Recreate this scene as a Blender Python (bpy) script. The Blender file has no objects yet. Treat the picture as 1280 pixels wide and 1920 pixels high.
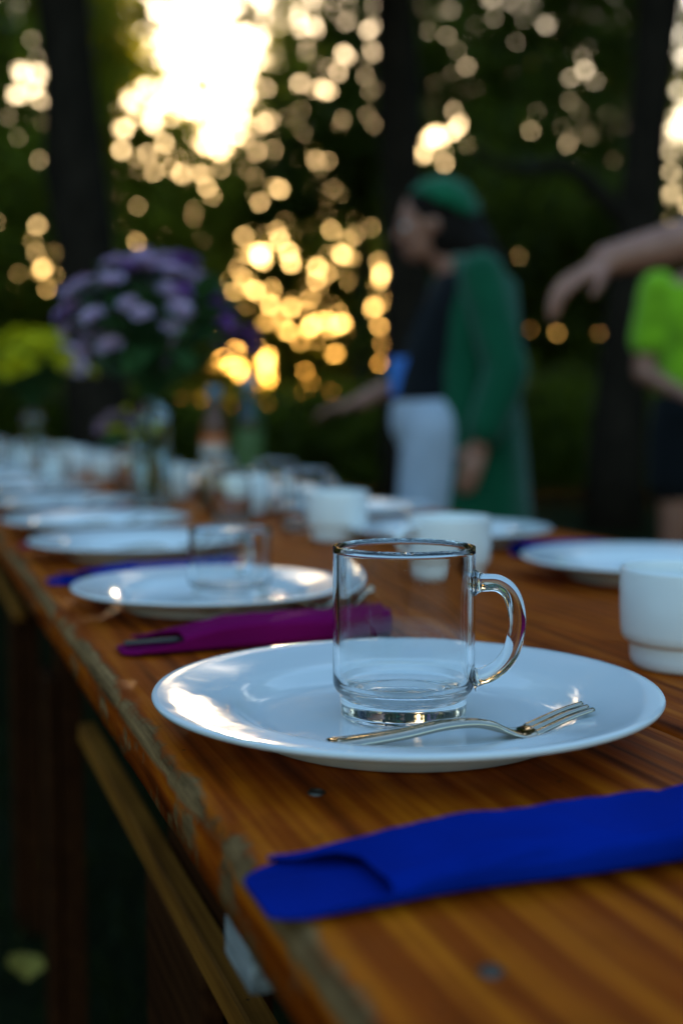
import bpy, bmesh, math, random
import numpy as np
from mathutils import Vector, Matrix, Euler, noise

# ------------------------------------------------------------------ camera, sky, sun, exposure
sc = bpy.context.scene
C = sc.collection
R = math.radians
TOP = 0.75                      # table top height
CAMZ = TOP + 0.1624
FPX, HOR = 2222.0, 785.0        # focal length in px of the 1280x1920 photograph, horizon row
cam_d = bpy.data.cameras.new('camera')
cam = bpy.data.objects.new('camera', cam_d); C.objects.link(cam); sc.camera = cam
cam_d.sensor_fit = 'VERTICAL'; cam_d.sensor_height = 36.0; cam_d.sensor_width = 24.0
cam_d.lens = 36.0 * FPX / 1920.0
cam.location = (0, 0, CAMZ)
PITCH = math.atan((960 - HOR) / FPX)
cam.rotation_euler = (math.pi / 2 - PITCH, 0, 0)
cam_d.clip_start = 0.02; cam_d.clip_end = 600
cam_d.dof.use_dof = True
cam_d.dof.focus_distance = 0.60
cam_d.dof.aperture_fstop = 3.7

SUN_AZ, SUN_EL = R(-3.1), R(6.5)
world = bpy.data.worlds.new('World'); sc.world = world; world.use_nodes = True
wn, wl = world.node_tree.nodes, world.node_tree.links
sky = wn.new('ShaderNodeTexSky'); sky.sky_type = 'NISHITA'; sky.sun_disc = False
sky.air_density = 1.75; sky.dust_density = 3.6; sky.ozone_density = 3.9; sky.sun_elevation = SUN_EL; sky.sun_rotation = SUN_AZ
wl.new(sky.outputs[0], wn['Background'].inputs[0])
wn['Background'].inputs[1].default_value = 0.15

S = Vector((math.sin(SUN_AZ) * math.cos(SUN_EL), math.cos(SUN_AZ) * math.cos(SUN_EL), math.sin(SUN_EL)))
sun_d = bpy.data.lights.new('sun', 'SUN'); sun_d.energy = 3.5; sun_d.angle = R(0.5); sun_d.color = (1.0, 0.72, 0.42)
sun = bpy.data.objects.new('sun', sun_d); C.objects.link(sun)
sun.rotation_euler = (-S).to_track_quat('-Z', 'Y').to_euler(); sun.location = (0, 0, 20)

sc.view_settings.view_transform = 'Standard'; sc.view_settings.look = 'None'
sc.view_settings.gamma = 1.0; sc.view_settings.exposure = 2.8
sc.render.engine = 'CYCLES'
sc.cycles.use_denoising = True
try: sc.cycles.denoiser = 'OPENIMAGEDENOISE'
except Exception: pass
sc.cycles.use_adaptive_sampling = False
sc.cycles.max_bounces = 14; sc.cycles.transmission_bounces = 12; sc.cycles.glossy_bounces = 6
sc.cycles.diffuse_bounces = 3; sc.cycles.sample_clamp_indirect = 6.0; sc.cycles.sample_clamp_direct = 0
sc.cycles.blur_glossy = 0.5

# ------------------------------------------------------------------ helpers
rnd = random.Random(7)
ANG = R(20.0)
D = Vector((-math.sin(ANG), math.cos(ANG), 0))      # along the table, away from the camera
N = Vector((math.cos(ANG), math.sin(ANG), 0))       # across the table
T0 = 0.1107
def st(s, t, z=TOP):
    v = D * s + N * (t + T0); v.z = z; return v

def obj(name, mesh, mat=None, parent=None, smooth=True, loc=None, rot=None):
    if mat is not None and not mesh.materials:
        mesh.materials.append(M[mat] if isinstance(mat, str) else mat)
    if smooth: mesh.polygons.foreach_set('use_smooth', [True] * len(mesh.polygons))
    o = bpy.data.objects.new(name, mesh); C.objects.link(o); o.parent = parent
    if loc is not None: o.location = loc
    if rot is not None: o.rotation_euler = rot
    return o
def mk(vf, name='m'):
    me = bpy.data.meshes.new(name); me.from_pydata([tuple(v) for v in vf[0]], [], vf[1]); me.update(); return me
def add(name, vf, mat, parent=None, smooth=True, **k):
    return obj(name, mk(vf, name), mat, parent, smooth, **k)
def thing(name, label, cat, loc=(0, 0, 0), rz=0, group=None):
    o = bpy.data.objects.new(name, None); C.objects.link(o); o.location = loc; o.rotation_euler = (0, 0, rz)
    o.empty_display_size = .05
    tag(o, label, cat, group); return o
def tag(o, label, cat, group=None, kind=None):
    if label: o['label'] = label
    if cat: o['category'] = cat
    if group: o['group'] = group
    if kind: o['kind'] = kind
    return o
def dup(root, loc, rz, label, group=None):
    r = root.copy(); C.objects.link(r); r.location = loc; r.rotation_euler = (0, 0, rz); r['label'] = label
    if group: r['group'] = group
    for ch in list(root.children):
        c = ch.copy(); C.objects.link(c); c.parent = r
        for g in list(ch.children):
            d = g.copy(); C.objects.link(d); d.parent = c
    return r
def join(*vfs):
    V, F = [], []
    for v, f in vfs:
        b = len(V); V += list(v); F += [tuple(i + b for i in x) for x in f]
    return V, F
def xf(vf, mat):
    return [mat @ Vector(v) for v in vf[0]], vf[1]
def lathe(prof, seg=64):
    V, F, rings = [], [], []
    for r, z in prof:
        if r < 1e-6: rings.append([len(V)]); V.append((0, 0, z))
        else:
            b = len(V); rings.append(list(range(b, b + seg)))
            for i in range(seg):
                a = 2 * math.pi * i / seg; V.append((r * math.cos(a), r * math.sin(a), z))
    for a, b in zip(rings[:-1], rings[1:]):
        for i in range(seg):
            j = (i + 1) % seg
            if len(a) == 1 and len(b) == 1: break
            if len(a) == 1: F.append((a[0], b[j], b[i]))
            elif len(b) == 1: F.append((a[i], a[j], b[0]))
            else: F.append((a[i], a[j], b[j], b[i]))
    return V, F
def smooth_prof(p, n=6):
    """Catmull-Rom through profile / path points."""
    P = [Vector(q) for q in p]; out = []
    for i in range(len(P) - 1):
        a, b, c, d = P[max(i - 1, 0)], P[i], P[i + 1], P[min(i + 2, len(P) - 1)]
        for k in range(n):
            t = k / n
            out.append(.5 * ((2 * b) + (c - a) * t + (2 * a - 5 * b + 4 * c - d) * t * t + (3 * b - a - 3 * c + d) * t ** 3))
    out.append(P[-1]); return out
def tube(path, radii, seg=10, flat=None, caps=True):
    """path of Vectors, radius (or (ra, rb)) per point; parallel transported frame."""
    P = [Vector(p) for p in path]; V, F = [], []
    t0 = (P[1] - P[0]).normalized()
    u = t0.orthogonal().normalized() if flat is None else (Vector(flat) - t0 * t0.dot(Vector(flat))).normalized()
    for i, p in enumerate(P):
        t = (P[min(i + 1, len(P) - 1)] - P[max(i - 1, 0)]).normalized()
        u = (u - t * t.dot(u)).normalized(); w = t.cross(u)
        r = radii[i] if not isinstance(radii, (int, float)) else radii
        ra, rb = (r, r) if isinstance(r, (int, float)) else r
        for k in range(seg):
            a = 2 * math.pi * k / seg; V.append(p + u * (ra * math.cos(a)) + w * (rb * math.sin(a)))
    n = len(P)
    for i in range(n - 1):
        for k in range(seg):
            j = (k + 1) % seg; F.append((i * seg + k, i * seg + j, (i + 1) * seg + j, (i + 1) * seg + k))
    if caps:
        F.append(tuple(reversed(range(seg)))); F.append(tuple(range((n - 1) * seg, n * seg)))
    return V, F
def box(x0, x1, y0, y1, z0, z1):
    V = [(x, y, z) for x in (x0, x1) for y in (y0, y1) for z in (z0, z1)]
    return V, [(0, 1, 3, 2), (4, 6, 7, 5), (0, 4, 5, 1), (2, 3, 7, 6), (0, 2, 6, 4), (1, 5, 7, 3)]
def bevel_mesh(vf, w, seg=2):
    bm = bmesh.new(); vs = [bm.verts.new(v) for v in vf[0]]
    for f in vf[1]: bm.faces.new([vs[i] for i in f])
    bmesh.ops.recalc_face_normals(bm, faces=bm.faces)
    bmesh.ops.bevel(bm, geom=list(bm.edges), offset=w, segments=seg, affect='EDGES', profile=.6)
    me = bpy.data.meshes.new('m'); bm.to_mesh(me); bm.free(); return me
# organic primitives, joined by voxel remesh into one continuous surface
def cap(p0, r0, p1, r1, seg=14):
    p0, p1 = Vector(p0), Vector(p1); d = (p1 - p0).normalized(); P, Rr = [], []
    for k in range(5):
        a = math.pi / 2 * (1 - k / 4.0); P.append(p0 - d * r0 * math.sin(a)); Rr.append(max(r0 * math.cos(a), r0 * .05))
    for k in range(5):
        a = math.pi / 2 * k / 4.0; P.append(p1 + d * r1 * math.sin(a)); Rr.append(max(r1 * math.cos(a), r1 * .05))
    return tube(P, Rr, seg)
def chain(pts, seg=14):
    return join(*[cap(a[0], a[1], b[0], b[1], seg) for a, b in zip(pts[:-1], pts[1:])])
def ell(c, r, rot=(0, 0, 0), seg=20):
    n = 12; V, F = lathe([(math.sin(math.pi * k / n), -math.cos(math.pi * k / n)) for k in range(n + 1)], seg)
    m = Matrix.Translation(c) @ Euler(rot).to_matrix().to_4x4() @ Matrix.Diagonal((r[0], r[1], r[2], 1))
    return xf((V, F), m)
def loft(rings, seg=28, a0=0.0, a1=None, pw=2.3):
    """horizontal superelliptic rings (cx, cy, z, rx, ry); a0..a1 leaves it open."""
    V, F = [], []; closed = a1 is None; n = seg if closed else seg + 1
    for cx, cy, z, rx, ry in rings:
        for k in range(n):
            a = (2 * math.pi * k / seg) if closed else a0 + (a1 - a0) * k / seg
            c, s = math.cos(a), math.sin(a)
            V.append(Vector((cx + rx * math.copysign(abs(c) ** (2 / pw), c), cy + ry * math.copysign(abs(s) ** (2 / pw), s), z)))
    for i in range(len(rings) - 1):
        for k in range(n if closed else n - 1):
            j = (k + 1) % n; F.append((i * n + k, i * n + j, (i + 1) * n + j, (i + 1) * n + k))
    if closed:
        F.append(tuple(reversed(range(n)))); F.append(tuple(range((len(rings) - 1) * n, len(rings) * n)))
    return V, F
def blob(name, vfs, mat, parent, voxel=.012, it=6, keep_label=None):
    me = mk(join(*vfs), name); o = bpy.data.objects.new('tmp', me); C.objects.link(o)
    m = o.modifiers.new('r', 'REMESH'); m.mode = 'VOXEL'; m.voxel_size = voxel; m.use_smooth_shade = True
    s = o.modifiers.new('s', 'SMOOTH'); s.factor = .5; s.iterations = it
    dg = bpy.context.evaluated_depsgraph_get(); me2 = bpy.data.meshes.new_from_object(o.evaluated_get(dg))
    bpy.data.objects.remove(o); bpy.data.meshes.remove(me); me2.materials.clear(); me2.name = name
    return obj(name, me2, mat, parent)
def solid(o, th, off=0):
    m = o.modifiers.new('solid', 'SOLIDIFY'); m.thickness = th; m.offset = off; return o

ORD = ['first', 'second', 'third', 'fourth', 'fifth', 'sixth', 'seventh', 'eighth', 'ninth', 'tenth', 'eleventh', 'twelfth', 'thirteenth', 'fourteenth', 'fifteenth', 'sixteenth', 'seventeenth', 'eighteenth', 'nineteenth']
# ------------------------------------------------------------------ materials
M = {}
def mat(name, col=(.5, .5, .5), rough=.5, **k):
    m = bpy.data.materials.new(name); m.use_nodes = True; b = m.node_tree.nodes['Principled BSDF']
    b.inputs['Base Color'].default_value = (*col, 1); b.inputs['Roughness'].default_value = rough
    for key, v in k.items(): b.inputs[key.replace('_', ' ')].default_value = v
    M[name] = m; return m
def nd(m, t, **k):
    n = m.node_tree.nodes.new(t)
    for a, v in k.items(): setattr(n, a, v)
    return n
def lk(m, a, b): m.node_tree.links.new(a, b)
def bsdf(m): return m.node_tree.nodes['Principled BSDF']
def ramp(m, stops):
    r = nd(m, 'ShaderNodeValToRGB'); e = r.color_ramp.elements
    while len(e) < len(stops): e.new(.5)
    for q, (p, c) in zip(e, stops): q.position = p; q.color = (*c, 1) if len(c) == 3 else c
    return r
def mapping(m, scale, src='Object', rnd_off=False):
    tc = nd(m, 'ShaderNodeTexCoord'); mp = nd(m, 'ShaderNodeMapping'); mp.inputs['Scale'].default_value = scale
    if rnd_off:
        oi = nd(m, 'ShaderNodeObjectInfo'); mu = nd(m, 'ShaderNodeMath', operation='MULTIPLY'); mu.inputs[1].default_value = 37.0
        lk(m, oi.outputs['Random'], mu.inputs[0]); cx = nd(m, 'ShaderNodeCombineXYZ'); lk(m, mu.outputs[0], cx.inputs[0])
        lk(m, cx.outputs[0], mp.inputs['Location'])
    lk(m, tc.outputs[src], mp.inputs[0]); return mp
def noisetex(m, vec, scale, detail=4, rough=.55, dist=0):
    n = nd(m, 'ShaderNodeTexNoise'); n.inputs['Scale'].default_value = scale; n.inputs['Detail'].default_value = detail
    n.inputs['Roughness'].default_value = rough; n.inputs['Distortion'].default_value = dist
    if vec is not None: lk(m, vec, n.inputs['Vector'])
    return n
def mixc(m, fac, a, b, mode='MIX'):
    x = nd(m, 'ShaderNodeMix', data_type='RGBA', blend_type=mode)
    for sock, val in ((x.inputs[0], fac), (x.inputs[6], a), (x.inputs[7], b)):
        if isinstance(val, (int, float)): sock.default_value = val
        elif isinstance(val, tuple): sock.default_value = (*val, 1)
        else: lk(m, val, sock)
    return x.outputs[2]
def mathn(m, op, a, b=None, clamp=False):
    x = nd(m, 'ShaderNodeMath', operation=op); x.use_clamp = clamp
    for i, v in enumerate((a, b)):
        if v is None: continue
        if isinstance(v, (int, float)): x.inputs[i].default_value = v
        else: lk(m, v, x.inputs[i])
    return x.outputs[0]
def bump(m, h, strength, dist=.001):
    b = nd(m, 'ShaderNodeBump'); b.inputs['Strength'].default_value = strength; b.inputs['Distance'].default_value = dist
    lk(m, h, b.inputs['Height']); lk(m, b.outputs[0], bsdf(m).inputs['Normal']); return b

def wood(name, light, mid, dark, wear=(.30, .155, .060), wear_y=None, coat=.018, coat_r=.2):
    """plank wood; object space x = along the grain, y = across, z = thickness."""
    m = mat(name, mid, .5)
    mp = mapping(m, (1, 1, 1), rnd_off=True); v = mp.outputs[0]
    tc = nd(m, 'ShaderNodeTexCoord'); sep = nd(m, 'ShaderNodeSeparateXYZ'); lk(m, tc.outputs['Object'], sep.inputs[0])
    # slow wander of the pith -> cathedral figure
    sx = nd(m, 'ShaderNodeMapping'); sx.inputs['Scale'].default_value = (1.6, 5, 5); lk(m, v, sx.inputs[0])
    wnz = noisetex(m, sx.outputs[0], 1.0, 3, .5)
    sx2 = nd(m, 'ShaderNodeMapping'); sx2.inputs['Scale'].default_value = (.16, 1, 1); sx2.inputs['Location'].default_value = (0, .02, .045); lk(m, tc.outputs['Object'], sx2.inputs[0])
    dis = nd(m, 'ShaderNodeVectorMath', operation='SCALE'); lk(m, wnz.outputs['Color'], dis.inputs[0]); dis.inputs['Scale'].default_value = .075
    ad = nd(m, 'ShaderNodeVectorMath', operation='ADD'); lk(m, sx2.outputs[0], ad.inputs[0]); lk(m, dis.outputs[0], ad.inputs[1])
    wv = nd(m, 'ShaderNodeTexWave', wave_type='RINGS', rings_direction='X', wave_profile='SIN'); wv.inputs['Scale'].default_value = 21
    wv.inputs['Distortion'].default_value = 2.2; wv.inputs['Detail'].default_value = 3; wv.inputs['Detail Scale'].default_value = 1.6; lk(m, ad.outputs[0], wv.inputs['Vector'])
    st_ = nd(m, 'ShaderNodeMapping'); st_.inputs['Scale'].default_value = (4, 210, 120); lk(m, v, st_.inputs[0])
    fib = noisetex(m, st_.outputs[0], 1.0, 4, .6)
    bl = nd(m, 'ShaderNodeMapping'); bl.inputs['Scale'].default_value = (3, 12, 12); lk(m, v, bl.inputs[0])
    blo = noisetex(m, bl.outputs[0], 1.0, 3, .5)
    sk = nd(m, 'ShaderNodeMapping'); sk.inputs['Scale'].default_value = (1.3, 80, 60); lk(m, v, sk.inputs[0]); stk = noisetex(m, sk.outputs[0], 1.0, 5, .55, .4)
    g = mathn(m, 'ADD', mathn(m, 'MULTIPLY', wv.outputs['Fac'], .20), mathn(m, 'MULTIPLY', fib.outputs['Fac'], .55))
    g = mathn(m, 'ADD', g, mathn(m, 'SUBTRACT', mathn(m, 'MULTIPLY', stk.outputs['Fac'], 1.0), .38))
    g = mathn(m, 'ADD', g, mathn(m, 'MULTIPLY', mathn(m, 'SUBTRACT', blo.outputs['Fac'], .5), .55))
    r = ramp(m, [(.16, light), (.5, mid), (.86, dark)]); lk(m, g, r.inputs[0]); col = r.outputs[0]
    # grime and small dark dents
    gr = noisetex(m, v, 9, 6, .7); grr = ramp(m, [(.50, (0, 0, 0)), (.72, (1, 1, 1))]); lk(m, gr.outputs['Fac'], grr.inputs[0])
    col = mixc(m, mathn(m, 'MULTIPLY', grr.outputs[0], .35), col, tuple(c * .35 for c in dark))
    vo = nd(m, 'ShaderNodeTexVoronoi'); vo.inputs['Scale'].default_value = 42; lk(m, v, vo.inputs['Vector'])
    sp = ramp(m, [(.03, (1, 1, 1)), (.07, (0, 0, 0))]); lk(m, vo.outputs['Distance'], sp.inputs[0])
    col = mixc(m, mathn(m, 'MULTIPLY', sp.outputs[0], .7), col, (.02, .012, .006))
    rough = mathn(m, 'ADD', mathn(m, 'MULTIPLY', fib.outputs['Fac'], .3), .40)
    coatv = mathn(m, 'MULTIPLY', mathn(m, 'SUBTRACT', 1.0, grr.outputs[0]), coat)
    if wear_y is not None:
        wn_ = noisetex(m, v, 22, 5, .65); wn2 = noisetex(m, v, 5, 3, .5)
        e = mathn(m, 'ADD', mathn(m, 'MULTIPLY', wn_.outputs['Fac'], .030), mathn(m, 'MULTIPLY', wn2.outputs['Fac'], .030))
        lim = mathn(m, 'ADD', e, wear_y - .022)
        w = mathn(m, 'MULTIPLY', mathn(m, 'SUBTRACT', lim, sep.outputs['Y']), 220.0, True)
        # the vertical side keeps most of its varnish
        side = mathn(m, 'MULTIPLY', mathn(m, 'ADD', sep.outputs['Z'], .011), 300.0, True)
        bits = ramp(m, [(.52, (0, 0, 0)), (.60, (1, 1, 1))]); lk(m, wn_.outputs['Fac'], bits.inputs[0])
        w = mathn(m, 'MULTIPLY', w, mathn(m, 'MAXIMUM', side, bits.outputs[0]))
        wr = ramp(m, [(.38, tuple(c * .16 for c in wear)), (.62, wear)]); lk(m, mathn(m, 'ADD', mathn(m, 'MULTIPLY', fib.outputs['Fac'], .7), mathn(m, 'MULTIPLY', wn_.outputs['Fac'], .3)), wr.inputs[0]); wc = wr.outputs[0]
        col = mixc(m, w, col, wc); rough = mathn(m, 'ADD', rough, mathn(m, 'MULTIPLY', w, .4)); coatv = mathn(m, 'MULTIPLY', coatv, mathn(m, 'SUBTRACT', 1.0, w))
    b = bsdf(m); lk(m, col, b.inputs['Base Color']); lk(m, rough, b.inputs['Roughness'])
    lk(m, coatv, b.inputs['Coat Weight']); b.inputs['Coat Roughness'].default_value = coat_r; b.inputs['Specular IOR Level'].default_value = .035
    h = mathn(m, 'ADD', fib.outputs['Fac'], mathn(m, 'MULTIPLY', wv.outputs['Fac'], -.5)); h = mathn(m, 'SUBTRACT', h, mathn(m, 'MULTIPLY', sp.outputs[0], .8))
    bump(m, h, .5, .0006); return m
wood('varnished_pine', (.56, .130, .004), (.29, .045, .002), (.062, .008, .001))
wood('varnished_pine_worn', (.56, .130, .004), (.29, .045, .002), (.062, .008, .001), wear_y=.0005)
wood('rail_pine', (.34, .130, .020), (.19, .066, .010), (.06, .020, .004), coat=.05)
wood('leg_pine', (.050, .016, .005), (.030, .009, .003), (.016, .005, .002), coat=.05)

def fibre_paint(name, col, amt=.25):
    m = mat(name, col, .75); n = noisetex(m, mapping(m, (6, 60, 60)).outputs[0], 3, 5); r = ramp(m, [(.3, tuple(c * (1 - amt) for c in col)), (.7, col)])
    lk(m, n.outputs['Fac'], r.inputs[0]); lk(m, r.outputs[0], bsdf(m).inputs['Base Color']); bump(m, n.outputs['Fac'], .6, .001); return m
fibre_paint('white_painted_wood', (.34, .32, .30), .75)

m = mat('porcelain', (.72, .72, .72), .07, Specular_IOR_Level=.42)
n = noisetex(m, mapping(m, (1, 1, 1)).outputs[0], 60, 5, .6); r = ramp(m, [(.35, (.05,) * 3), (.75, (.16,) * 3)]); lk(m, n.outputs['Fac'], r.inputs[0]); lk(m, r.outputs[0], bsdf(m).inputs['Roughness'])
n2 = noisetex(m, mapping(m, (1, 1, 1)).outputs[0], 14, 3); bump(m, n2.outputs['Fac'], .06, .001)
m = mat('cup_porcelain', (.80, .79, .78), .16, Specular_IOR_Level=.5)
def glass(name, col, rough=0.0, ior=1.5, spots=.05):
    m = mat(name, col, rough, IOR=ior, Transmission_Weight=1.0)
    n = noisetex(m, mapping(m, (1, 1, 1)).outputs[0], 55, 3); bump(m, n.outputs['Fac'], spots, .0006); return m
m = glass('clear_glass', (.97, .985, .98))
# dried water marks and dust on the glass
n = noisetex(m, mapping(m, (1, 1, 1)).outputs[0], 420, 2, .5); r = ramp(m, [(.66, (.0,) * 3), (.80, (.22,) * 3)]); lk(m, n.outputs['Fac'], r.inputs[0]); lk(m, r.outputs[0], bsdf(m).inputs['Roughness'])
glass('vase_glass', (.80, .93, .95)); glass('green_glass', (.04, .12, .03))
m = mat('water', (.93, .97, .95), 0.0, IOR=1.33, Transmission_Weight=1.0)
m = mat('steel', (.44, .38, .30), .14, Metallic=1.0)
n = noisetex(m, mapping(m, (30, 400, 400)).outputs[0], 2, 3); r = ramp(m, [(.3, (.06,) * 3), (.7, (.14,) * 3)]); lk(m, n.outputs['Fac'], r.inputs[0]); lk(m, r.outputs[0], bsdf(m).inputs['Roughness'])
mat('dull_steel', (.09, .08, .065), .45, Metallic=1.0)
def cloth(name, col, rough=.9, sc_=900, sheen=.2, b=.25, var=.12, spec=.15):
    m = mat(name, col, rough, Sheen_Weight=sheen, Specular_IOR_Level=spec)
    mp = mapping(m, (1, 1, 1)); n = noisetex(m, mp.outputs[0], sc_, 3); n2 = noisetex(m, mp.outputs[0], 12, 4)
    r = ramp(m, [(.3, tuple(c * (1 - var) for c in col)), (.7, tuple(min(1, c * (1 + var)) for c in col))]); lk(m, n2.outputs['Fac'], r.inputs[0])
    lk(m, r.outputs[0], bsdf(m).inputs['Base Color']); bump(m, n.outputs['Fac'], b, .0005); return m
cloth('napkin_blue', (.0003, .014, .19), sheen=0, spec=.02, var=.22, sc_=1400, b=.5); cloth('napkin_plum', (.16, .003, .062), sheen=0, spec=.02, var=.22, sc_=1400, b=.5)
cloth('coat_green', (.003, .072, .030), sc_=300); cloth('top_black', (.006, .006, .007), sc_=400, sheen=.05); cloth('trouser_white', (.44, .46, .54), sc_=300)
cloth('scarf_green', (.003, .095, .036), sc_=300); cloth('shirt_neon', (.22, .42, .010), sc_=300, var=.3); cloth('shorts_black', (.006, .006, .007), sc_=300, sheen=.05)
cloth('jeans', (.03, .05, .10), sc_=300); cloth('shirt_navy', (.02, .025, .05), sc_=300)
m = mat('skin', (.42, .20, .13), .5, Subsurface_Weight=.12, Subsurface_Scale=.02); n = noisetex(m, mapping(m, (1, 1, 1)).outputs[0], 25, 4)
r = ramp(m, [(.3, (.29, .105, .060)), (.7, (.40, .165, .105))]); lk(m, n.outputs['Fac'], r.inputs[0]); lk(m, r.outputs[0], bsdf(m).inputs['Base Color'])
m = mat('hair', (.010, .006, .004), .75, Specular_IOR_Level=.1); n = noisetex(m, mapping(m, (200, 200, 8)).outputs[0], 1, 3); bump(m, n.outputs['Fac'], .6, .004)
m = mat('hair_brown', (.05, .025, .012), .45); mat('eye_white', (.7, .7, .68), .2); mat('lips', (.35, .10, .09), .4)
mat('badge_blue', (.06, .20, .62), .3); mat('badge_white', (.7, .72, .75), .4); mat('shoe', (.03, .03, .03), .5)

def foliage(name, a, b, trans=(.30, .34, .03), tw=.5, rough=.45):
    m = bpy.data.materials.new(name); m.use_nodes = True; M[name] = m; nt = m.node_tree; bs = bsdf(m)
    n = noisetex(m, mapping(m, (1, 1, 1)).outputs[0], 1.7, 3); n2 = noisetex(m, mapping(m, (1, 1, 1)).outputs[0], 19, 1)
    f = mathn(m, 'ADD', mathn(m, 'MULTIPLY', n.outputs['Fac'], .6), mathn(m, 'MULTIPLY', n2.outputs['Fac'], .5))
    r = ramp(m, [(.38, a), (.72, b)]); lk(m, f, r.inputs[0]); lk(m, r.outputs[0], bs.inputs['Base Color'])
    bs.inputs['Roughness'].default_value = rough; bs.inputs['Specular IOR Level'].default_value = .12
    tr = nd(m, 'ShaderNodeBsdfTranslucent'); t2 = mixc(m, f, tuple(c * .55 for c in trans), trans); lk(m, t2, tr.inputs['Color'])
    mx = nd(m, 'ShaderNodeMixShader'); mx.inputs[0].default_value = tw; lk(m, bs.outputs[0], mx.inputs[1]); lk(m, tr.outputs[0], mx.inputs[2])
    lk(m, mx.outputs[0], nt.nodes['Material Output'].inputs['Surface']); return m
foliage('leaf_beech', (.085, .100, .010), (.18, .185, .018), (.42, .44, .03), .55)
foliage('leaf_dark', (.036, .046, .007), (.088, .095, .011), (.22, .24, .016), .5)
foliage('leaf_olive', (.13, .130, .010), (.24, .22, .018), (.55, .52, .03), .55)
foliage('leaf_shrub', (.036, .052, .007), (.085, .10, .012), (.30, .34, .02), .5)
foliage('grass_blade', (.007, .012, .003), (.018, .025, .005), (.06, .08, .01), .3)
foliage('stem_green', (.025, .07, .02), (.05, .11, .03), (.06, .12, .02), .2)
foliage('petal_lilac', (.70, .44, .62), (.90, .70, .83), (.6, .38, .55), .3, .6)
foliage('petal_purple', (.24, .07, .30), (.40, .16, .46), (.20, .05, .26), .3, .6)
foliage('petal_yellow', (.70, .60, .015), (.85, .76, .03), (.85, .75, .02), .3, .6)
foliage('petal_pink', (.50, .32, .38), (.62, .45, .48), (.4, .25, .28), .3, .6)
foliage('dry_leaf', (.35, .24, .04), (.50, .36, .07), (.3, .2, .02), .3, .6)
m = mat('bark', (.045, .032, .022), .95, Specular_IOR_Level=.08); mp = mapping(m, (6, 6, 1.2)); n = noisetex(m, mp.outputs[0], 3, 6, .65); vo = nd(m, 'ShaderNodeTexVoronoi', feature='DISTANCE_TO_EDGE'); vo.inputs['Scale'].default_value = 3.5; lk(m, mp.outputs[0], vo.inputs['Vector'])
r = ramp(m, [(.3, (.010, .0065, .004)), (.7, (.034, .023, .015))]); lk(m, n.outputs['Fac'], r.inputs[0]); lk(m, r.outputs[0], bsdf(m).inputs['Base Color'])
bump(m, mathn(m, 'ADD', n.outputs['Fac'], mathn(m, 'MULTIPLY', vo.outputs['Distance'], 1.5)), 1.0, .03)
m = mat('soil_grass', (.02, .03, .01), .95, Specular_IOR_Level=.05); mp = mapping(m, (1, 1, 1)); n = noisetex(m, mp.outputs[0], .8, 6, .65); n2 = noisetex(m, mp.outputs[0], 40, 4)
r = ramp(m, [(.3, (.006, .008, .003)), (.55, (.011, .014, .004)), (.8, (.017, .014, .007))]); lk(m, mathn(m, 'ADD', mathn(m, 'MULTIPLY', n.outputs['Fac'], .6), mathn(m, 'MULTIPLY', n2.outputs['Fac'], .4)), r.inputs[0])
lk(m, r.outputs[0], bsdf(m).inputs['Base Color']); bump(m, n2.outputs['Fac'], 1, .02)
m = mat('juice_label', (.6, .2, .03), .5); mp = mapping(m, (1, 1, 1)); sp = nd(m, 'ShaderNodeSeparateXYZ'); lk(m, mp.outputs[0], sp.inputs[0])
r = ramp(m, [(0, (.45, .10, .01)), (.35, (.62, .16, .03)), (.40, (.50, .42, .36)), (.55, (.55, .30, .18)), (.60, (.60, .12, .02)), (1, (.5, .1, .01))]); r.color_ramp.interpolation = 'CONSTANT'
lk(m, mathn(m, 'MULTIPLY', sp.outputs[2], 6.0), r.inputs[0]); lk(m, r.outputs[0], bsdf(m).inputs['Base Color'])
m = mat('green_label', (.05, .10, .02), .5); mat('cap_blue', (.10, .22, .30), .4); mat('cap_grey', (.35, .38, .40), .4); mat('juice', (.12, .03, .006), .3)
mat('twine', (.40, .25, .12), .8); mat('crumb', (.012, .008, .006), .9)

# ------------------------------------------------------------------ setting: ground and lawn
V, F = [], []; G = 40
for i in range(G + 1):
    for j in range(G + 1):
        x = -150 + 300 * (i / G); y = -60 + 300 * (j / G)
        V.append((x, y, 0))
for i in range(G):
    for j in range(G):
        a = i * (G + 1) + j; F.append((a, a + G + 1, a + G + 2, a + 1))
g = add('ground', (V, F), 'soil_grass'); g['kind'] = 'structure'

def quads(name, P, U, W, mat_, parent=None, bend=.25, rng=None):
    """one four-cornered leaf per row: centre P, half length vector U, half width vector W."""
    n = len(P); nr = np.cross(U, W); ln = np.linalg.norm(nr, axis=1, keepdims=True) + 1e-12; nr = nr / ln * np.linalg.norm(W, axis=1, keepdims=True) * bend
    verts = np.stack([P - U, P + W + nr - U * .15, P + U, P - W + nr - U * .15], axis=1).reshape(-1, 3).astype(np.float32)
    me = bpy.data.meshes.new(name); me.vertices.add(n * 4); me.vertices.foreach_set('co', verts.ravel())
    me.loops.add(n * 4); me.loops.foreach_set('vertex_index', np.arange(n * 4, dtype=np.int32))
    me.polygons.add(n); me.polygons.foreach_set('loop_start', np.arange(0, n * 4, 4, dtype=np.int32)); me.polygons.foreach_set('loop_total', np.full(n, 4, dtype=np.int32))
    me.update(); me.validate()
    return obj(name, me, mat_, parent, smooth=False)
def unit(a): return a / (np.linalg.norm(a, axis=1, keepdims=True) + 1e-9)
rng = np.random.default_rng(11)
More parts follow.
